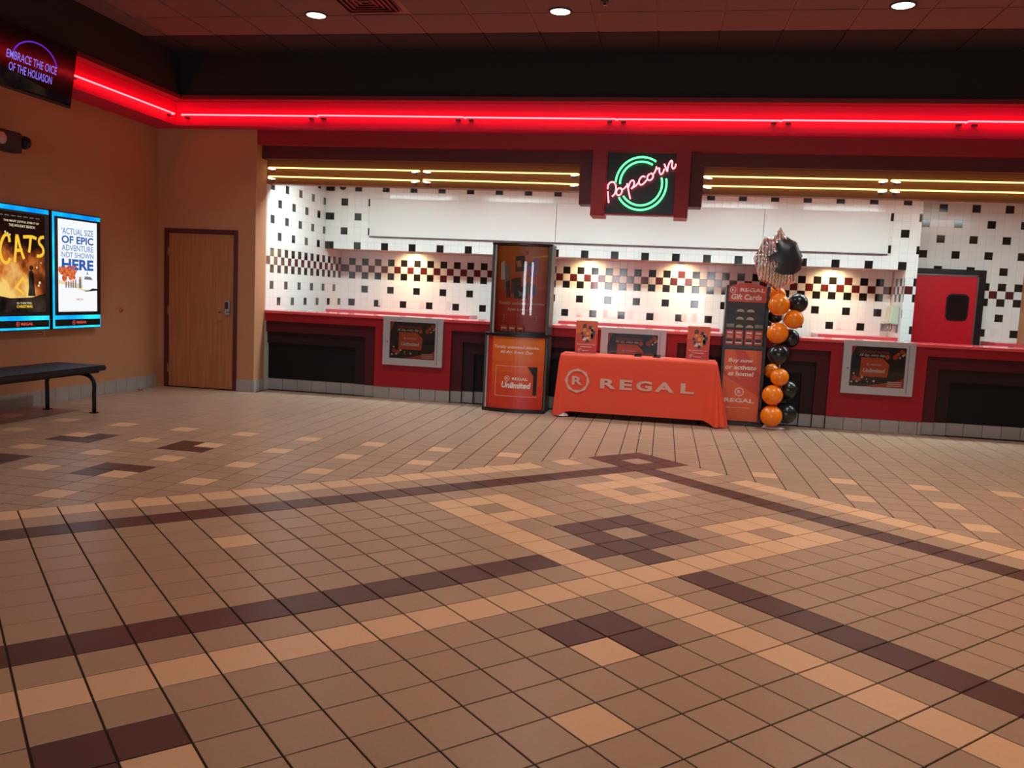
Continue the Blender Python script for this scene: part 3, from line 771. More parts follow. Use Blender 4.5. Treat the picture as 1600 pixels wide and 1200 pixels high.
STR = [[(-.437, 2.575), (-.446, 2.64), (-.454, 2.709)], [(-.458, 2.736), (-.454, 2.785), (-.429, 2.815), (-.396, 2.82), (-.368, 2.793), (-.359, 2.738), (-.371, 2.684), (-.401, 2.649)],
 [(-.32, 2.755), (-.348, 2.726), (-.351, 2.687), (-.327, 2.666), (-.297, 2.682), (-.286, 2.719), (-.3, 2.749), (-.315, 2.752), (-.276, 2.738), (-.233, 2.781)],
 [(-.232, 2.809), (-.219, 2.757), (-.201, 2.691), (-.183, 2.628)], [(-.216, 2.757), (-.195, 2.825), (-.168, 2.846), (-.15, 2.826), (-.152, 2.783), (-.178, 2.746), (-.163, 2.759), (-.125, 2.787), (-.093, 2.827)],
 [(-.021, 2.887), (-.052, 2.895), (-.083, 2.866), (-.093, 2.827), (-.074, 2.796), (-.038, 2.81), (.007, 2.866)],
 [(.028, 2.925), (.005, 2.899), (.005, 2.863), (.03, 2.85), (.059, 2.867), (.07, 2.903), (.052, 2.927), (.036, 2.93), (.076, 2.93), (.102, 2.994), (.097, 3.01), (.113, 2.985), (.138, 2.991), (.139, 2.953), (.157, 2.922), (.18, 2.939), (.194, 2.984)],
 [(.19, 3.044), (.209, 3.002), (.23, 2.957), (.234, 3.003), (.25, 3.057), (.27, 3.083), (.283, 3.064), (.28, 3.022), (.295, 2.99), (.316, 3.004), (.325, 3.043)]]
def smooth(pts, n=4):
    out = []
    for i in range(len(pts)-1):
        p0 = pts[max(i-1, 0)]; p1 = pts[i]; p2 = pts[i+1]; p3 = pts[min(i+2, len(pts)-1)]
        for k in range(n):
            s_ = k/n
            out.append(tuple(0.5*((2*p1[j]) + (-p0[j]+p2[j])*s_ + (2*p0[j]-5*p1[j]+4*p2[j]-p3[j])*s_*s_ + (-p0[j]+3*p1[j]-3*p2[j]+p3[j])*s_**3) for j in range(len(p1))))
    return out+[pts[-1]]
for st in STR:
    MB().tube([(x, 6.695, z) for x, z in smooth(st)], 0.0088, 8).build('letter_tube', M['neon_script'], t)

# ------------------------------------------------------------------ lobby ceiling fittings
for k, (x, y, s) in enumerate(((-3.41, 4.88, 'beside the air vent'), (-.88, 4.86, 'in the middle of the row'), (2.25, 4.81, 'at the right end of the row'))):
    t = thing('downlight', 'round recessed ceiling light ' + s, 'ceiling light', (x, y, 4.19), 'recessed ceiling lights')
    MB().lathe([(0.118, 4.192), (0.118, 4.184), (0.098, 4.182), (0.096, 4.188)], (x, y, 0), n=28).build('trim_ring', M['dark_grey'], t)
    MB().lathe([(0.096, 4.187), (0.0, 4.186)], (x, y, 0), n=28).build('lens', M['downlight'], t)
    area('downlight_lamp', (x, y, 4.17), 0.18, 0.18, 26, (0.84, 0.97, 1.0), spread=2.1)
t = thing('air_vent', 'square slatted ceiling air vent next to the left ceiling light', 'vent', (-2.76, 4.55, 4.19))
vx0, vx1, vy0, vy1 = -3.03, -2.5, 4.29, 4.81
b = MB()
for k in range(5):
    o_ = .0+k*.052; a, c_, e, f_ = vx0+o_, vx1-o_, vy0+o_, vy1-o_
    z0, z1 = 4.180-(.0), 4.2
    for q in ((a, c_, e, e+.02), (a, c_, f_-.02, f_), (a, a+.02, e+.02, f_-.02), (c_-.02, c_, e+.02, f_-.02)):
        MB().box(q[0], q[1], q[2], q[3], z0+.003*k, z1).build('louvre', M['black'], t)
bx(vx0-.03, vx1+.03, vy0-.03, vy1+.02, 4.2, 4.205).build('backing', M['black'], t)
t = thing('sprinkler', 'small ceiling sprinkler head above the popcorn sign', 'sprinkler', (-.43, 4.6, 4.19))
MB().lathe([(0.04, 4.192), (0.035, 4.182), (0.012, 4.18)], (-.43, 4.6, 0), n=14).build('plate', M['dark_grey'], t)
MB().lathe([(0.01, 4.18), (0.01, 4.155), (0.025, 4.152), (0.025, 4.148)], (-.43, 4.6, 0), n=12).build('head', M['steel'], t)

# ------------------------------------------------------------------ television on the left
t = thing('television', 'black tilted television under the ceiling, violet words on its screen', 'television', (-5.80, 3.75, 3.4))
tz0, tz1, ty0, ty1 = 3.115, 3.70, 3.255, 4.325
txb, txt = -5.815, -5.73
TV = Vector((txt-txb, 0, tz1-tz0)).normalized(); TN = Vector((TV.z, 0, -TV.x))
TH = (Vector((txt, 0, tz1))-Vector((txb, 0, tz0))).length
def tvp(u, v, d): return Vector((txb, ty0+u, tz0)) + TV*v + TN*d
b = MB(); W_ = ty1-ty0
vs = [tvp(u, v, d) for d in (-.055, 0) for u, v in ((0, 0), (W_, 0), (W_, TH), (0, TH))]
b.add(vs, [(0, 3, 2, 1), (4, 5, 6, 7), (0, 1, 5, 4), (1, 2, 6, 5), (2, 3, 7, 6), (3, 0, 4, 7)]); b.build('casing', M['black_metal'], t, bevel=0.006)
p = Print(tvp); p.rect(.012, .02, W_-.012, TH-.012, M['tv_black'], 1); p.build('screen', t)
p = Print(tvp); p.poly([(.02, .03), (W_-.03, .045), (W_-.03, .085), (.6, .12), (.02, .2)], M['tv_haze'], 2)
pts = []
for k in range(17):
    a = math.radians(165-150*k/16); pts.append((.52+.30*math.cos(a), .30+.20*math.sin(a)))
for k in range(16):
    a, c_ = pts[k], pts[k+1]; p.poly([a, c_, (.52+(c_[0]-.52)*.93, .30+(c_[1]-.30)*.93), (.52+(a[0]-.52)*.93, .30+(a[1]-.30)*.93)], M['tv_arc'], 3)
p.build('picture', t)
p = Print(tvp); p.text('EMBRACE THE OICE', .16, .27, .81, .345, M['tv_violet'], 4, bold=.004); p.text('OF THE HOLIASON', .20, .165, .76, .24, M['tv_violet'], 4, bold=.004); p.build('lettering', t)
MB().tube([(-5.85, 3.75, 3.62), (-5.90, 3.75, 3.66), (-5.93, 3.75, 3.66)], 0.02, 8).build('bracket', M['black_metal'], t)
# wall light fixture
t = thing('wall_light', 'black box light fixture high on the left wall below the television', 'wall light', (-6.2, 3.7, 2.7))
bx(-6.22, -6.10, 3.25, 3.99, 2.60, 2.80).build('body', M['black_metal'], t, bevel=0.012)
MB().tube([(-6.16, 3.99, 2.715), (-6.16, 4.03, 2.72)], 0.028, 10).build('neck', M['black_metal'], t)
MB().tube([(-6.16, 4.03, 2.722), (-6.16, 4.065, 2.725), (-6.16, 4.10, 2.727), (-6.16, 4.115, 2.727)], [.035, .062, .066, .06], 16).build('lamp_head', M['black_metal'], t)
MB().lathe([(0.055, 4.116), (0.03, 4.124), (0, 4.126)], (-6.16, 0, 2.727), axis=1, n=16).build('lamp_lens', M['lens'], t)
MB().lathe([(0.062, -6.10), (0.055, -6.085), (0.03, -6.07), (0, -6.066)], (0, 3.72, 2.71), axis=0, n=16).build('lamp_lens', M['lens'], t)
bx(-6.329, -6.22, 3.6, 3.7, 2.65, 2.75).build('wall_bracket', M['black_metal'], t)
# small orange knob and door stop
t = thing('wall_button', 'small orange button on the wall between displays and door', 'button', (-6.32, 5.87, 1.02))
MB().lathe([(0.03, -6.329), (0.03, -6.322), (0.016, -6.318), (0.012, -6.30), (0, -6.296)], (0, 5.87, 1.02), axis=0, n=14).build('cap', M['amber'], t)
t = thing('door_stop', 'small steel floor door stop near the wooden door', 'door stop', (-6.22, 6.1, 0))
MB().lathe([(0.028, 0.0), (0.028, 0.022), (0.02, 0.034), (0, 0.038)], (-6.22, 6.1, 0), n=14).build('dome', M['steel'], t)

# ------------------------------------------------------------------ poster displays on the left wall
def display(y0, label):
    W_, H_ = .815, 1.285; z0 = .823; xf = -6.25
    t = thing('poster_display', label, 'display', (-6.29, y0+W_/2, z0+H_/2), 'lit poster displays on the left wall')
    bx(-6.329, xf, y0, y0+W_, z0, z0+H_).build('casing', M['black'], t, bevel=0.005)
    f = LWALL(xf, y0, z0)
    p = Print(f); p.rect(.012, .006, .046, H_-.012, M['led_blue'], 2); p.rect(.046, H_-.058, W_-.01, H_-.012, M['led_blue'], 2)
    p.rect(.046, .104, W_-.012, .150, M['led_blue'], 2); p.rect(.046, .006, W_-.012, .030, M['led_blue'], 2); p.rect(W_-.016, .03, W_-.008, .104, M['led_blue'], 2)
    p.build('light_strip', t)
    p = Print(f); p.ring(.345, .068, .026, M['scr_logo'], 3); p.text('REGAL', .39, .054, .56, .082, M['scr_logo'], 3, bold=.03); p.build('logo', t)
    return t, f, W_, H_
t, f, W_, H_ = display(4.566, 'lit poster display with blue words on white, nearest the door')
a0, b0, a1, b1 = .10, .19, .745, 1.205
p = Print(f); p.rect(a0, b0, a1, b1, M['scr_white'], 2); p.build('screen', t)
p = Print(f)
for s_, z0_, z1_, m, bo in (("\u2018ACTUAL SIZE", 1.045, 1.115, 'scr_blue2', .01), ('OF EPIC', .945, 1.03, 'scr_blue', .03), ('ADVENTURE', .865, .93, 'scr_blue2', .01), ('NOT SHOWN', .79, .85, 'scr_blue2', .01), ('HERE', .655, .775, 'scr_blue', .04)):
    p.text(s_, a0+.055, z0_, a1-.065, z1_, M[m], 4, bold=bo)
p.text('COMING SOON', .38, .315, .50, .34, M['scr_orange'], 4); p.build('lettering', t)
p = Print(f)
rr = random.Random(3)
for k in range(26):
    u = a0+.015+rr.random()*.27; v = .56+rr.random()*.12; p.disc(min(max(u, a0+.03), a1), v, .02+rr.random()*.025, M['scr_orange'], 3 if k % 2 else 4, 8)
p.poly([(a0, .50), (a0+.1, .49), (.40, .45), (.52, .42), (a1, .435), (a1, .46), (.60, .47), (.45, .5), (a0, .54)], M['scr_pale'], 3)
p.poly([(.49, .44), (.50, .56), (.53, .60), (.64, .595), (.70, .55), (a1, .54), (a1, .44)], M['scr_white'], 4)
p.poly([(.515, .555), (.535, .59), (.63, .585), (.665, .55)], M['scr_grey'], 5)
p.poly([(.50, .425), (.60, .43), (.66, .455), (a1, .45), (a1, .43), (.55, .415)], M['scr_dark'], 5)
for u, h in ((.22, .06), (.26, .07), (.30, .075), (.335, .085), (.375, .09), (.44, .12), (.46, .125)):
    p.rect(u-.011, .455+.0, u+.011, .455+h*.85, M['scr_grey'], 5); p.disc(u, .455+h*.95, .011, M['scr_orange'], 6, 8)
p.poly([(.575, .655), (.59, .61), (.56, .61)], M['scr_grey'], 5)
p.build('illustration', t)
t, f, W_, H_ = display(3.722, 'lit poster display with yellow hand-painted title over a fiery scene')
p = Print(f); p.rect(a0-.02, b0, a1, b1, M['scr_scene'], 2); p.build('screen', t)
p = Print(f)
p.poly([(a0-.02, .19), (a1, .19), (a1, .39), (.55, .345), (.25, .335), (a0-.02, .36)], M['scr_night'], 4)
p.poly([(.49, .36), (.60, .36), (.585, .46), (.575, .55), (.57, .60), (.55, .625), (.525, .625), (.505, .60), (.50, .54), (.505, .46)], M['scr_night'], 5); p.disc(.540, .655, .027, M['scr_night'], 5)
for u, v, r_ in ((.22, .985, .014), (.19, 1.0, .012), (.25, .975, .012), (.62, .66, .012), (.66, .50, .016), (.645, .47, .014), (.68, .71, .008)): p.disc(u, v, r_, M['scr_pale'], 5, 8)
p.poly([(.30, .44), (.42, .56), (.44, .55), (.33, .43)], M['scr_yellow'], 5); p.poly([(.42, .56), (.49, .47), (.475, .455), (.405, .54)], M['scr_yellow'], 5); p.poly([(.33, .43), (.42, .37), (.44, .385), (.345, .45)], M['scr_yellow'], 5)
p.build('illustration', t)
p = Print(f)
p.text('THE MOST JOYFUL EVENT OF', .17, 1.10, .66, 1.127, M['scr_pale'], 4); p.text('THE HOLIDAY SEASON', .24, 1.06, .60, 1.087, M['scr_pale'], 4)
p.text('CHRISTMAS', .33, .235, .55, .265, M['scr_yellow'], 5, bold=.02); p.text('IN THEATERS', .335, .275, .54, .295, M['scr_pale'], 5)
for n_ in range(7): p.rect(.1+n_*.085, 1.165, .16+n_*.085, 1.172, M['scr_grey'], 4)
p.build('lettering', t)
def brush(strokes, m):
    b = Print(f)
    for st in strokes:
        pts = smooth(st, 4)
        for i in range(len(pts)-1):
            (x0, y0_), (x1, y1_) = pts[i], pts[i+1]; L = math.hypot(x1-x0, y1_-y0_) or 1; nx, ny = -(y1_-y0_)/L*.017, (x1-x0)/L*.017
            b.poly([(x0-nx, y0_-ny), (x1-nx, y1_-ny), (x1+nx, y1_+ny), (x0+nx, y0_+ny)], m, 6)
    return b
for st in ([[(.245, .90), (.235, .96), (.19, .97), (.14, .90), (.12, .80), (.15, .71), (.21, .69), (.25, .74)]], [[(.31, .70), (.33, .85), (.345, .98), (.39, .85), (.44, .74)], [(.32, .82), (.42, .83)]],
           [[(.43, .965), (.55, .975), (.62, .96)], [(.535, .965), (.525, .88), (.51, .81)]], [[(.73, .985), (.67, .97), (.655, .92), (.71, .87), (.715, .81), (.66, .78), (.62, .785)]]):
    brush(st, M['scr_yellow']).build('title_letter', t)

# ------------------------------------------------------------------ bench
t = thing('bench', 'black padded bench with bent tube legs along the left wall', 'bench', (-5.75, 3.2, 0))
bx(-6.06, -5.47, 2.05, 4.40, .435, .49).build('seat', M['black_vinyl'], t, bevel=0.012, seg=2)
b = MB(); b.box(-6.02, -5.51, 2.12, 4.33, .412, .435); b.build('seat_frame', M['black_metal'], t)
for y in (2.3, 4.22):
    for sx, x0, x1 in ((1, -5.60, -5.49), (-1, -5.93, -6.04)):
        lg = MB().tube(smooth([(x0-sx*.1, y, .405), (x0, y, .40), (x0+sx*.07, y, .375), (x1, y, .31), (x1, y, .2), (x1, y, .008)], 3), .021, 10).build('leg', M['black_metal'], t)
        bx(x1-.035, x1+.035, y-.035, y+.035, 0.0, .008).build('foot', M['black_metal'], lg, bevel=0.002)
    MB().tube([(-5.95, y, .405), (-5.58, y, .405)], .018, 8).build('cross_bar', M['black_metal'], t)

# ------------------------------------------------------------------ poster cases on the counter front
def unlimited_art(p, W_, H_):
    p.rect(0, 0, W_, H_, M['print_black'], 1)
    p.poly([(.0, H_), (.0, H_-.14), (.055, H_)], M['poster_deep'], 2)
    p.poly([(.16, 0), (W_, 0), (W_, .125), (.55, .085)], M['poster_deep'], 2)
    p.poly([(.115, .12), (.425, .12), (.44, .27), (.36, .345), (.12, .345)], M['poster_orange'], 3)
    rr = random.Random(5)
    for u, v, r, m in ((.50, .365, .032, 'poster_deep'), (.53, .40, .022, 'poster_orange'), (.57, .43, .03, 'poster_deep'), (.60, .40, .018, 'print_yellow'), (.41, .36, .028, 'poster_orange'), (.55, .36, .012, 'print_white'), (.58, .385, .012, 'print_pale'),
                       (.06, .10, .03, 'poster_deep'), (.11, .085, .028, 'poster_orange'), (.145, .11, .016, 'print_pale'), (.05, .15, .012, 'print_white'), (.03, .05, .014, 'print_pale'), (.20, .09, .009, 'print_white'), (.28, .07, .015, 'print_pale'), (.21, .06, .007, 'print_white'), (.09, .06, .016, 'print_pale')):
        n = 6; a = rr.random()
        p.poly([(min(u+r*math.cos(a+2*PI*k/n), W_), min(v+r*math.sin(a+2*PI*k/n), H_)) for k in range(n)], M[m], 4)
def poster_case(x0, label):
    t = thing('poster_case', label, 'poster case', (x0+.4, 6.94, .765), 'framed posters on the counter front')
    W_, H_, z0 = .80, .63, .45
    b = MB(); b.box(x0, x0+W_, 6.905, 6.949, z0, z0+.09); b.box(x0, x0+W_, 6.905, 6.949, z0+H_-.065, z0+H_); b.box(x0, x0+.09, 6.905, 6.949, z0+.09, z0+H_-.065); b.box(x0+W_-.10, x0+W_, 6.905, 6.949, z0+.09, z0+H_-.065)
    b.build('frame', M['case_grey'], t)
    b = MB(); b.box(x0+W_-.075, x0+W_-.07, 6.903, 6.905, z0+.03, z0+H_-.03); b.build('door_seam', M['dark_grey'], t)
    MB().lathe([(0.009, 6.905), (0.009, 6.898), (0, 6.897)], (x0+.06, 0, z0+.3), axis=1, n=10).build('lock', M['dark_grey'], t)
    pw, ph = .615, .475; px, pz = x0+.088, z0+.088
    p = Print(FRONT(px, 6.935, pz)); unlimited_art(p, pw, ph); p.build('poster', t)
    p = Print(FRONT(px, 6.935, pz)); p.text('Unlimited movies.', .095, .395, .43, .437, M['poster_deep'], 4, shear=.2); p.text('All day, every day.', .095, .35, .385, .392, M['print_white'], 4, shear=.2)
    p.ring(.20, .265, .016, M['print_pale'], 4); p.text('REGAL', .235, .257, .36, .272, M['print_pale'], 4, bold=.03); p.text('Unlimited', .15, .17, .395, .217, M['print_white'], 4, bold=.035, shear=.15)
    for k in range(3): p.rect(.43, .02+.022*k, .59, .028+.022*k, M['print_pale'], 4)
    p.build('lettering', t)
    bx(x0+.085, x0+W_-.095, 6.918, 6.920, z0+.085, z0+H_-.06).build('glass_pane', M['glass'], t)
poster_case(-3.278, 'grey framed poster on the red counter panel left of the kiosk')
poster_case(-.455, 'grey framed poster on the counter behind the orange table')
poster_case(2.42, 'grey framed poster on the red counter panel right of the balloons')

# ------------------------------------------------------------------ glass-topped kiosk
kx0, kx1, kc = -1.835, -1.062, -1.449
t = thing('kiosk', 'tall bow-fronted orange advertising kiosk with a glass case on top', 'kiosk', (kc, 6.65, 0))
def bow(x, w, y0, d):            # y of the curved front at x
    return y0 - d*(1-((x-kc)/(w/2))**2)
def bowed(x0, x1, yf, d, yb, z0, z1, n=16):
    w = x1-x0; f_ = [(x0+w*k/n, bow(x0+w*k/n, w, yf, d)) for k in range(n+1)]
    return MB().prism(f_+[(x1, yb), (x0, yb)], 2, z0, z1)
bowed(kx0-.005, kx1+.005, 6.50, .085, 6.88, 0.0, .045).build('base', M['black'], t)
bowed(kx0+.045, kx1-.03, 6.50, .075, 6.86, .045, .925).build('lower_cabinet', M['poster_red'], t)
bowed(kx0, kx1, 6.49, .085, 6.87, .925, .962).build('shelf_rim', M['black'], t, bevel=0.004)
b = MB(); b.box(kx0, kx0+.03, 6.50, 6.86, .045, .925); b.box(kx1-.022, kx1, 6.50, 6.86, .045, .925); b.build('side_panel', M['dark_grey'], t)
b = MB(); b.box(kx0+.03, kx0+.05, 6.475, 6.52, .045, .925); b.build('side_trim', M['alu_light'], t)
ux0, ux1 = kx0+.055, kx1+.003; uc = (ux0+ux1)/2; uw = ux1-ux0
for x0, x1, m in ((ux0, ux0+.032, 'dark_grey'), (ux1-.04, ux1, 'dark_grey')): bx(x0, x1, 6.475, 6.85, .962, 2.02).build('upper_post', M[m], t, bevel=0.004)
bx(ux0+.032, ux0+.056, 6.470, 6.50, .962, 2.02).build('post_trim', M['alu_light'], t)
bowed(ux0-.004, ux1+.004, 6.49, .085, 6.86, 2.02, 2.045).build('top_cap', M['black'], t)
bowed(ux0+.03, ux1-.03, 6.50, .075, 6.84, .962, .985).build('display_shelf', M['dark_grey'], t)
bx(ux0+.03, ux1-.03, 6.80, 6.83, .985, 2.02).build('back_board', M['dark_grey'], t)
# graphics bent to the bow: lower panel
LW = kx1-.03-(kx0+.045)
def lowf(u, v, d): x = kx0+.045+u; return Vector((x, bow(x-((kx0+.045+kx1-.03)/2-kc), LW, 6.50, .075)-.002-d, .045+v))
def grad(p, W_, z0, z1, cols, n=16):
    for k, m in enumerate(cols):
        a, c_ = z0+(z1-z0)*k/len(cols), z0+(z1-z0)*(k+1)/len(cols)
        for i in range(n): p.rect(W_*i/n, a, W_*(i+1)/n, c_, m, 1)
okm = [mat('kiosk_print_%s' % 'abcdef'[k], tuple(int(a+(b_-a)*k/5) for a, b_ in zip((206, 52, 34), (226, 112, 44))), 0.3) for k in range(6)]
p = Print(lowf); grad(p, LW, .005, .875, okm); p.build('graphic', t)
p = Print(lowf)
p.text('Totally unlimited movies.', .085, .725, LW-.06, .772, M['print_pale'], 3, shear=.2); p.text('All day. Every Day.', .16, .665, LW-.13, .712, M['print_pale'], 3, shear=.2)
p.ring(.262, .372, .034, M['print_pale'], 4); p.text('REGAL', .325, .356, .515, .387, M['print_pale'], 4, bold=.03); p.text('Unlimited', .195, .255, .555, .330, M['print_white'], 4, bold=.04, shear=.15)
p.build('lettering', t)
p = Print(lowf)
cw = .006
for k in range(8): p.rect(.115+.065*k, .155, .115+.065*(k+1), .155+cw*.5, M['print_pale'], 3); 
for k in range(6): p.rect(.115+.065*k, .52, .115+.065*(k+1), .52+cw*.5, M['print_pale'], 3)
p.rect(.115, .155, .118, .52, M['print_pale'], 3)
p.poly([(.505, .522), (.56, .522), (.58, .43), (.58, .41)], M['print_black'], 3); p.poly([(.56, .522), (.625, .522), (.625, .41), (.58, .41)], M['print_black'], 3); p.rect(.58, .18, .625, .41, M['print_black'], 3); p.build('card_print', t)
# poster inside the upper case
UW = uw-.07
def upf(u, v, d): x = ux0+.035+u; return Vector((x, bow(x-uc+kc, uw, 6.50, .06)+.075-d, .985+v))
bk = MB(); bk.grid([[upf(UW*i/16, v, -.004) for i in range(17)] for v in (.0, 1.03)]); bk.build('poster_backing', M['dark_grey'], t)
ugm = [mat('case_print_%s' % 'abcdef'[k], tuple(int(a+(b_-a)*k/5) for a, b_ in zip((208, 50, 34), (240, 130, 48))), 0.35) for k in range(6)]
p = Print(upf); grad(p, UW, .005, 1.03, ugm); p.build('graphic', t)
p = Print(upf); rr = random.Random(11)
for u0, v0, u1, v1, m in ((.24, .72, .37, .92, 'print_brown'), (.25, .78, .32, .86, 'print_yellow'), (.40, .66, .50, .80, 'print_purple'), (.46, .70, .52, .90, 'print_purple'), (.39, .74, .45, .84, 'print_blue'), (.20, .46, .33, .66, 'print_brown'), (.36, .44, .44, .60, 'print_grey'), (.24, .40, .40, .55, 'print_black'), (.29, .42, .34, .50, 'print_grey'), (.10, .50, .19, .80, 'print_grey'), (.13, .40, .20, .62, 'print_brown'), (.45, .42, .50, .58, 'print_blue'), (.06, .62, .12, .85, 'print_white'), (.36, .93, .40, .98, 'poster_red')):
    p.poly([(u0+rr.uniform(0, .02), v0), (u1, v0+rr.uniform(0, .03)), (u1-rr.uniform(0, .02), v1), (u0, v1-rr.uniform(0, .03))], M[m], rr.choice((3, 4, 5)))
p.build('illustration', t)
p = Print(upf); p.text('Totally unlimited movies', .05, .315, UW-.04, .362, M['print_pale'], 4, shear=.2); p.text('have arrived.', .17, .25, UW-.20, .29, M['print_pale'], 4, shear=.2)
for k in range(3): p.rect(.12, .14+.025*k, UW-.12, .146+.025*k, M['print_pale'], 4)
p.build('lettering', t)
b = MB(); b.grid([[(ux0+.03+(uw-.06)*i/18, bow(ux0+.03+(uw-.06)*i/18-uc+kc, uw, 6.49, .08), z) for i in range(19)] for z in (.987, 2.018)]); b.build('glass_front', M['glass'], t)
for k, x in enumerate((-1.60, -1.50, -1.40)):
    q = thing('leaflet_stack', ('left', 'middle', 'right')[k] + ' orange leaflet stack of the three inside the kiosk case', 'leaflets', (x, 6.468, .986), 'orange leaflets inside the kiosk')
    MB().prism([(6.455, .986), (6.485, .986), (6.487, 1.062), (6.470, 1.062)], 0, x-.043, x+.043).build('leaflets', M['poster_orange'], q)
    p = Print(FRONT(x-.043, 6.4535, .99)); p.rect(.012, .03, .074, .045, M['print_pale'], 2); p.poly([(.02, .0), (.066, .0), (.043, .02)], M['print_black'], 2); p.build('print', q)

# ------------------------------------------------------------------ table with draped cloth
t = thing('folding_table', 'long folding table hidden under the orange cloth', 'table', (.03, 6.67, 0))
bx(-.87, .925, 6.44, 6.86, .715, .748).build('tabletop', M['table'], t, bevel=0.006)
for x in (-.72, .78):
    for y in (6.50, 6.83): MB().tube([(x, y, .715), (x, y, .0)], .014, 8).build('leg', M['black_metal'], t)
x0, x1, yf, yb = -.885, .942, 6.425, 6.875; zt = .752
def cloth_ring():
    """outline of the table top with its outward normals and a flag of how near a corner is"""
    pts = []
    def run(a, b_, n, nrm):
        L = (Vector(b_)-Vector(a)).length
        for k in range(n):
            s_ = k/n; d_ = min(s_, 1-s_)*L
            pts.append((Vector(a)+(Vector(b_)-Vector(a))*s_, Vector(nrm), max(0.0, 1-d_/.13)**1.5))
    def corner(c, a0):
        for k in range(12):
            a = a0+PI/2*k/12; pts.append((Vector(c), Vector((math.cos(a), math.sin(a))), 1.0))
    run((x0, yf), (x1, yf), 60, (0, -1)); corner((x1, yf), -PI/2)
    run((x1, yf), (x1, yb), 16, (1, 0)); corner((x1, yb), 0)
    run((x1, yb), (x0, yb), 40, (0, 1)); corner((x0, yb), PI/2)
    run((x0, yb), (x0, yf), 16, (-1, 0)); corner((x0, yf), PI)
    return pts
CR = cloth_ring(); rows = []
for j in range(13):
    tt = j/12; row = []
    for i, (pp, nn, cn) in enumerate(CR):
        zb = .070-.055*cn
        fr = 1.0 if (pp.y < 6.55 and nn.y < .5) else 0.0; fl = (.035 if pp.x < 0 else .115)*fr
        out = .012*min(1, tt*6) + .018*tt + cn*fl*tt**1.2
        rip = cn*(.012 if pp.x < 0 else .030)*fr*tt*math.sin(i*1.25)+.0035*tt*math.sin(i*.55)*(1-cn)
        if nn.y > .5: out = min(out, .03); rip = 0
        q = pp + nn*(out+rip)
        q.y = min(q.y, 6.925 if q.x > -2 else q.y)
        z = zt + .004 - (.010*min(1, tt*8)**2) - (zt-zb-.006)*max(0, tt-.03)/.97
        row.append((q.x, q.y, z))
    rows.append(row)
b = MB(); b.grid(rows, closed=True)
n_ = len(CR); b.f.append(tuple(range(n_))); b.mi.append(0); b.sm.append(False)
cl = b.build('tablecloth', M['cloth'])
tag(cl, 'orange tablecloth with a pale REGAL logo draped over the table', 'tablecloth')
def clothf(u, v, d):
    tt = max(0, min(1, (zt-v)/(zt-.07))); return Vector((u, yf-(.012*min(1, tt*6)+.018*tt)-.008-d, v))
p = Print(clothf)
p.ring(-.670, .445, .148, M['cloth_print'], 1)
for ch, a, c_, bo in (('R', -.395, -.205, .03), ('E', -.165, -.015, .03), ('G', .03, .215, .03), ('A', .245, .47, .03), ('L', .545, .70, .03)):
    k = (a+c_)/2+.4; p.text(ch, a, .371+.000*k, c_, .489, M['cloth_print'], 1, bold=.035)
p.build('logo', cl)
b = MB(); b.add([(-.895, 6.37, .012), (-.82, 6.355, .012), (-.76, 6.41, .012), (-.86, 6.43, .012), (-.88, 6.39, .06), (-.80, 6.385, .05), (-.77, 6.42, .04), (-.86, 6.435, .07)], [(0, 1, 5, 4), (1, 2, 6, 5), (0, 3, 2, 1), (4, 5, 6, 7)])
b.build('lining_flap', M['cloth_back'], cl)
def counter_sign(x, label):
    q = thing('counter_sign', label, 'sign', (x, 6.68, .757), 'orange signs on the table')
    w, h = .265, .395
    bx(x-w/2, x+w/2, 6.665, 6.672, .76, .76+h).build('board', M['poster_orange'], q)
    bx(x-w/2, x+w/2, 6.653, 6.75, .757, .760).build('foot', M['white_plastic'], q)
    f_ = FRONT(x-w/2, 6.664, .76); p = Print(f_); p.rect(0, 0, w, .11, M['poster_red'], 1); p.rect(0, .11, w, .24, M['poster_deep'], 1)
    rr = random.Random(2)
    for k in range(24):
        u = w/2+rr.uniform(-.085, .085); v = .24+rr.uniform(-.10, .10)*math.sqrt(max(0, 1-((u-w/2)/.1)**2)); s_ = rr.uniform(.012, .024)
        p.poly([(u-s_, v-s_), (u+s_, v-s_*.8), (u+s_*.8, v+s_), (u-s_*.7, v+s_*.9)], M[rr.choice(('print_black', 'print_brown', 'print_pale', 'print_yellow', 'print_black'))], 3+k % 4)
    p.build('illustration', q)
    p = Print(f_); p.text('Totally unlimited movies have arrived.', .02, .098, w-.02, .114, M['print_white'], 8); p.rect(.06, .075, w-.06, .082, M['print_pale'], 8)
    p.ring(.06, .04, .022, M['print_pale'], 8); p.poly([(.062, .02), (.075, .05), (.08, .02)], M['print_black'], 8); p.rect(.09, .03, .17, .036, M['print_pale'], 8); p.build('lettering', q)
counter_sign(-.612, 'orange sign standing at the kiosk end of the table')
counter_sign(.722, 'orange sign standing at the gift card end of the table')
for x, s_ in ((0.02, 'small dark card reader lying on the cloth, left one'), (.245, 'small dark card reader lying on the cloth, right one')):
    q = thing('card_reader', s_, 'card reader', (x, 6.7, .757), 'dark card readers on the table')
    MB().prism([(6.62, .757), (6.74, .757), (6.74, .785), (6.62, .766)], 0, x-.045, x+.045).build('body', M['black'], q, bevel=0.003)
    MB().add([(x-.035, 6.64, .7692), (x+.035, 6.64, .7692), (x+.035, 6.73, .7842), (x-.035, 6.73, .7842)], [(0, 1, 2, 3)]).build('screen', M['dark_glass'], q)

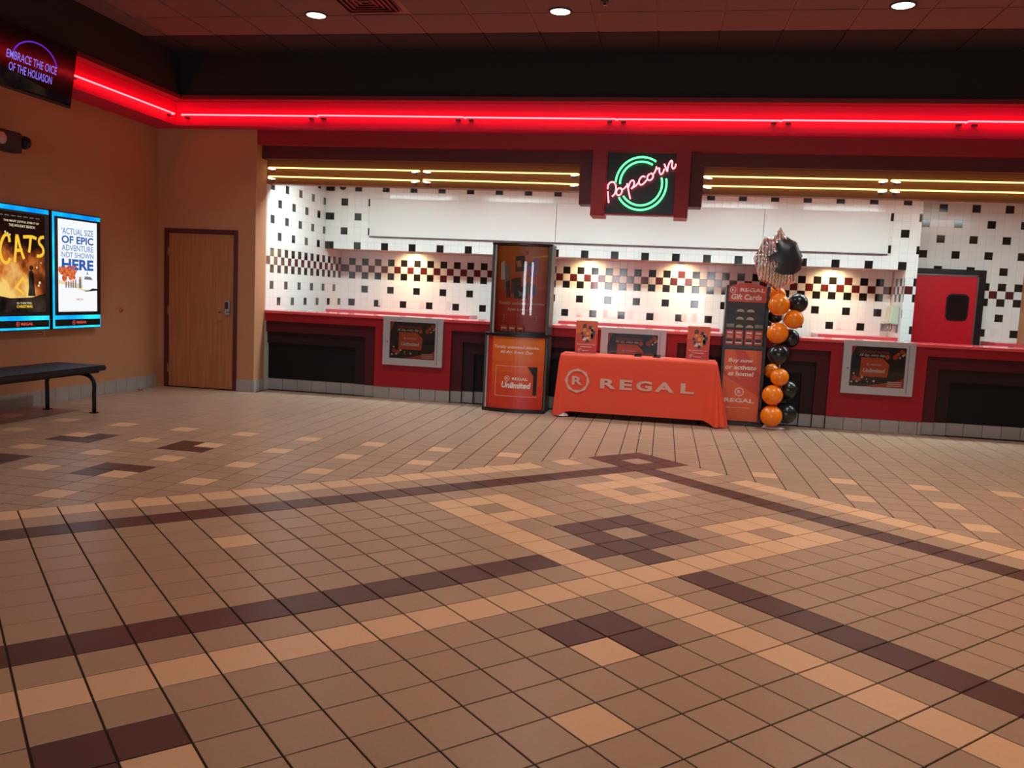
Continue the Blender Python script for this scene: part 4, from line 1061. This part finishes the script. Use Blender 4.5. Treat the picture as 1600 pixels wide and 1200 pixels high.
# ------------------------------------------------------------------ gift card stand
gx0, gx1 = 1.018, 1.500
t = thing('gift_card_stand', 'tall narrow orange and black gift card rack with an arched header', 'card rack', (1.26, 6.80, 0))
bx(gx0-.02, gx1+.02, 6.685, 6.925, 0.0, .04).build('base', M['black'], t, bevel=0.004)
bx(gx0, gx1, 6.74, 6.92, .04, .93).build('lower_cabinet', M['black'], t)
bx(gx0, gx1, 6.79, 6.92, .93, 1.64).build('back_board', M['dark_grey'], t)
b = MB(); b.box(gx0-.008, gx0+.018, 6.715, 6.92, .04, 1.66); b.box(gx1-.024, gx1+.008, 6.715, 6.92, .04, 1.66); b.build('side_panel', M['black'], t)
bx(gx0+.018, gx1-.024, 6.735, 6.79, .925, .955).build('shelf', M['dark_grey'], t)
arch = [(gx0+.02, 1.468), (gx1-.026, 1.468)]+[(gx1-.026-(gx1-gx0-.046)*k/12, 1.645+.05*math.sin(PI*k/12)) for k in range(13)]
MB().prism(arch, 1, 6.73, 6.79).build('header', M['poster_deep'], t)
bx(gx0+.022, gx1-.028, 6.733, 6.740, .05, .90).build('front_panel', M['poster_deep'], t)
p = Print(FRONT(gx0+.022, 6.733, .05)); W_ = gx1-gx0-.05
p.poly([(0, 0), (W_, 0), (W_, .30), (0, .55)], M['poster_orange'], 1); p.poly([(0, .60), (.2, .50), (.12, .85), (0, .85)], M['poster_orange'], 1); p.poly([(W_, .85), (W_-.2, .85), (W_, .55)], M['poster_orange'], 1); p.build('graphic', t)
f_ = FRONT(gx0, 6.7295, 0)
p = Print(f_); p.ring(.068, 1.605, .038, M['print_pale'], 2); p.text('REGAL', .15, 1.588, .435, 1.632, M['print_pale'], 2, bold=.03); p.text('Gift Cards', .052, 1.495, .400, 1.560, M['print_pale'], 2, bold=.03, shear=.15)
p.text('Buy now', .07, .74, .36, .80, M['print_pale'], 1, bold=.03, shear=.15); p.text('or activate', .04, .665, .40, .72, M['print_pale'], 1, bold=.03, shear=.15); p.text('at home!', .075, .59, .375, .645, M['print_pale'], 1, bold=.03, shear=.15)
p.ring(.222, .40, .055, M['print_pale'], 1); p.text('REGAL', .052, .272, .40, .322, M['print_pale'], 1, bold=.03); p.rect(.08, .205, .13, .214, M['print_pale'], 1); p.rect(.14, .207, .36, .211, M['print_pale'], 1)
p.build('lettering', t)
cxs = (1.084, 1.191, 1.309, 1.416)
for r, z in enumerate((1.372, 1.280, 1.186)):
    for c_, x in enumerate(cxs):
        hd = bx(x-.048, x+.048, 6.755, 6.79, z-.030, z-.022).build('card_pocket', M['black'], t)
        if c_ in (1, 2):
            MB().prism([(x-.045, z-.022)]+[(x+.045*math.cos(PI*k/8), z-.022+.035*math.sin(PI*k/8)) for k in range(9)], 1, 6.772, 6.778).build('card', M['beige'], hd)
        elif r == 2:
            MB().prism([(x-.045, z-.022), (x+.045, z-.022), (x+.045, z+.02), (x-.045, z+.02)], 1, 6.772, 6.778).build('card', M['print_grey'], hd)
for c_, x in enumerate(cxs):
    q = thing('gift_card', 'orange gift card pack in the lowest row of the rack, number %s from its left' % ('one', 'two', 'three', 'four')[c_], 'gift card', (x, 6.77, 1.05), 'gift cards in the lowest row')
    bx(x-.046, x+.046, 6.758, 6.770, .958, 1.135).build('card_pack', M['poster_deep'], q)
    p = Print(FRONT(x-.046, 6.758, .958)); p.rect(.012, .02, .08, .07, M['print_black'], 1); p.rect(.012, .02, .08, .035, M['print_pale'], 2); p.rect(.015, .09, .077, .097, M['print_pale'], 2); p.rect(.015, .108, .06, .113, M['print_pale'], 2); p.rect(.015, .135, .077, .155, M['print_pale'], 2); p.build('print', q)

# ------------------------------------------------------------------ balloon column
t = thing('balloon_stand', 'thin white rod on a round base carrying the balloon column', 'stand', (1.665, 6.66, 0))
MB().lathe([(0.13, 0.0), (0.13, 0.012), (0.12, 0.022), (0.0, 0.024)], (1.66, 6.68, 0), n=24).build('base', M['rod'], t)
MB().tube([(1.675, 6.70, .02), (1.675, 6.70, .8), (1.675, 6.70, 1.50)], .007, 8).build('rod', M['rod'], t)
def balloon(x, y, z, r, black, lab):
    q = thing('balloon', lab, 'balloon', (x, y, z), 'balloons of the column')
    c = Vector((x, y, z)); ax = Vector((1.675, 6.70, z))-c
    if ax.length < 1e-3: ax = Vector((0, 1, -.3))
    ax = (ax.normalized()+Vector((0, 0, -.25))).normalized()
    a = ax.orthogonal().normalized(); b_ = ax.cross(a); rows = []
    for j in range(15):
        th = PI*j/14; rr_ = r*math.sin(th)*(1.0 if th < PI/2 else 1-.12*math.sin((th-PI/2)*1.0)); h = -r*math.cos(th)*(1 if th < PI/2 else 1.12)
        rows.append([c+ax*h+(a*math.cos(2*PI*k/22)+b_*math.sin(2*PI*k/22))*max(rr_, 1e-4) for k in range(22)])
    m = M['balloon_black' if black else 'balloon_orange']
    MB().grid(rows, closed=True).build('skin', m, q)
    e = c+ax*r*1.1; MB().tube([e, e+ax*.012, e+ax*.022], [.006, .008, .012], 8).build('knot', m, q)
for x, y, z, r, k, lab in (
    (1.60, 6.56, 1.451, .124, 0, 'orange balloon right of the rack header, front of the top cluster'), (1.588, 6.76, 1.575, .10, 0, 'orange balloon mostly hidden right under the star balloon'),
    (1.815, 6.62, 1.482, .112, 1, 'black balloon sticking out to the right at the top of the column'), (1.775, 6.57, 1.293, .112, 0, 'orange balloon on the right, just below the topmost black one'),
    (1.595, 6.81, 1.315, .085, 1, 'black balloon peeking out beside the card rack between orange ones'), (1.605, 6.54, 1.125, .122, 0, 'third large orange balloon from the top, in front'),
    (1.765, 6.68, 1.07, .110, 1, 'black balloon behind the third orange one'), (1.635, 6.56, .880, .124, 1, 'big black balloon in the middle of the column, in front'),
    (1.60, 6.80, .665, .088, 0, 'orange balloon half hidden behind the rack, below the middle'), (1.665, 6.55, .618, .106, 0, 'orange balloon just under the big middle black one'),
    (1.60, 6.53, .405, .120, 0, 'second orange balloon from the floor'), (1.785, 6.66, .466, .112, 1, 'black balloon to the right of the two lower orange ones'),
    (1.605, 6.53, .160, .126, 0, 'lowest orange balloon almost touching the floor'), (1.785, 6.66, .185, .122, 1, 'lowest black balloon beside the bottom orange one'),
    (1.72, 6.78, .32, .085, 1, 'small black balloon deep between the lower balloons')):
    balloon(x, y, z, r, k, lab)
t = thing('star_balloon', 'holographic silver foil star balloon with a black star on its front', 'foil balloon', (1.56, 6.6, 1.98))
OUT = [(1.553, 2.340), (1.470, 2.205), (1.385, 2.231), (1.330, 2.08), (1.275, 1.985), (1.315, 1.86), (1.354, 1.725), (1.450, 1.69), (1.570, 1.605), (1.660, 1.69), (1.748, 1.701), (1.785, 1.84), (1.833, 1.986), (1.775, 2.09), (1.750, 2.183), (1.640, 2.21)]
SC = (1.56, 1.975)
def star_depth(fr): return .12*math.sqrt(max(0, 1-fr*fr))
for sg, nm in ((-1, 'front_foil'), (1, 'back_foil')):
    rows = []
    for fr in (1.0, .93, .8, .62, .42, .2, .01):
        rows.append([(SC[0]+(x-SC[0])*fr, 6.6+sg*star_depth(fr)*(1+.15*(1 if i % 2 else -1)*fr), SC[1]+(z-SC[1])*fr) for i, (x, z) in enumerate(OUT)])
    MB().grid(rows, closed=True, smooth=False).build(nm, M['foil'], t)
BS = [(1.63, 2.235), (1.735, 2.17), (1.82, 2.026), (1.813, 1.865), (1.721, 1.801), (1.604, 1.796), (1.503, 1.825), (1.565, 1.93), (1.413, 1.99), (1.526, 2.055), (1.499, 2.144)]
BC = (1.66, 2.0); rows = []
def inside_fr(x, z):
    a = math.atan2(z-SC[1], x-SC[0]); best = 1.0; d = math.hypot(x-SC[0], z-SC[1])
    for i in range(len(OUT)):
        (ax, az), (bx_, bz) = OUT[i], OUT[(i+1) % len(OUT)]
        den = math.cos(a)*(bz-az)-math.sin(a)*(bx_-ax)
        if abs(den) < 1e-9: continue
        tt = ((ax-SC[0])*(bz-az)-(az-SC[1])*(bx_-ax))/den; uu = ((ax-SC[0])*math.sin(a)-(az-SC[1])*math.cos(a))/den
        if tt > 0 and -1e-6 <= uu <= 1+1e-6: best = d/tt
    return min(1.0, best)
for fr in (1.0, .85, .7, .5, .3, .01):
    row = []
    for i, (x, z) in enumerate(BS):
        nx, nz = BS[(i+1) % len(BS)]
        for s_ in (0, .5):
            qx = BC[0]+(x+(nx-x)*s_-BC[0])*fr; qz = BC[1]+(z+(nz-z)*s_-BC[1])*fr
            row.append((qx, 6.6-star_depth(inside_fr(qx, qz))*1.16-.006, qz))
    rows.append(row)
MB().grid(rows, closed=True).build('black_star', M['foil_black'], t)
MB().tube([(1.57, 6.6, 1.615), (1.60, 6.63, 1.58), (1.675, 6.70, 1.50)], .004, 6).build('tail', M['foil'], t)
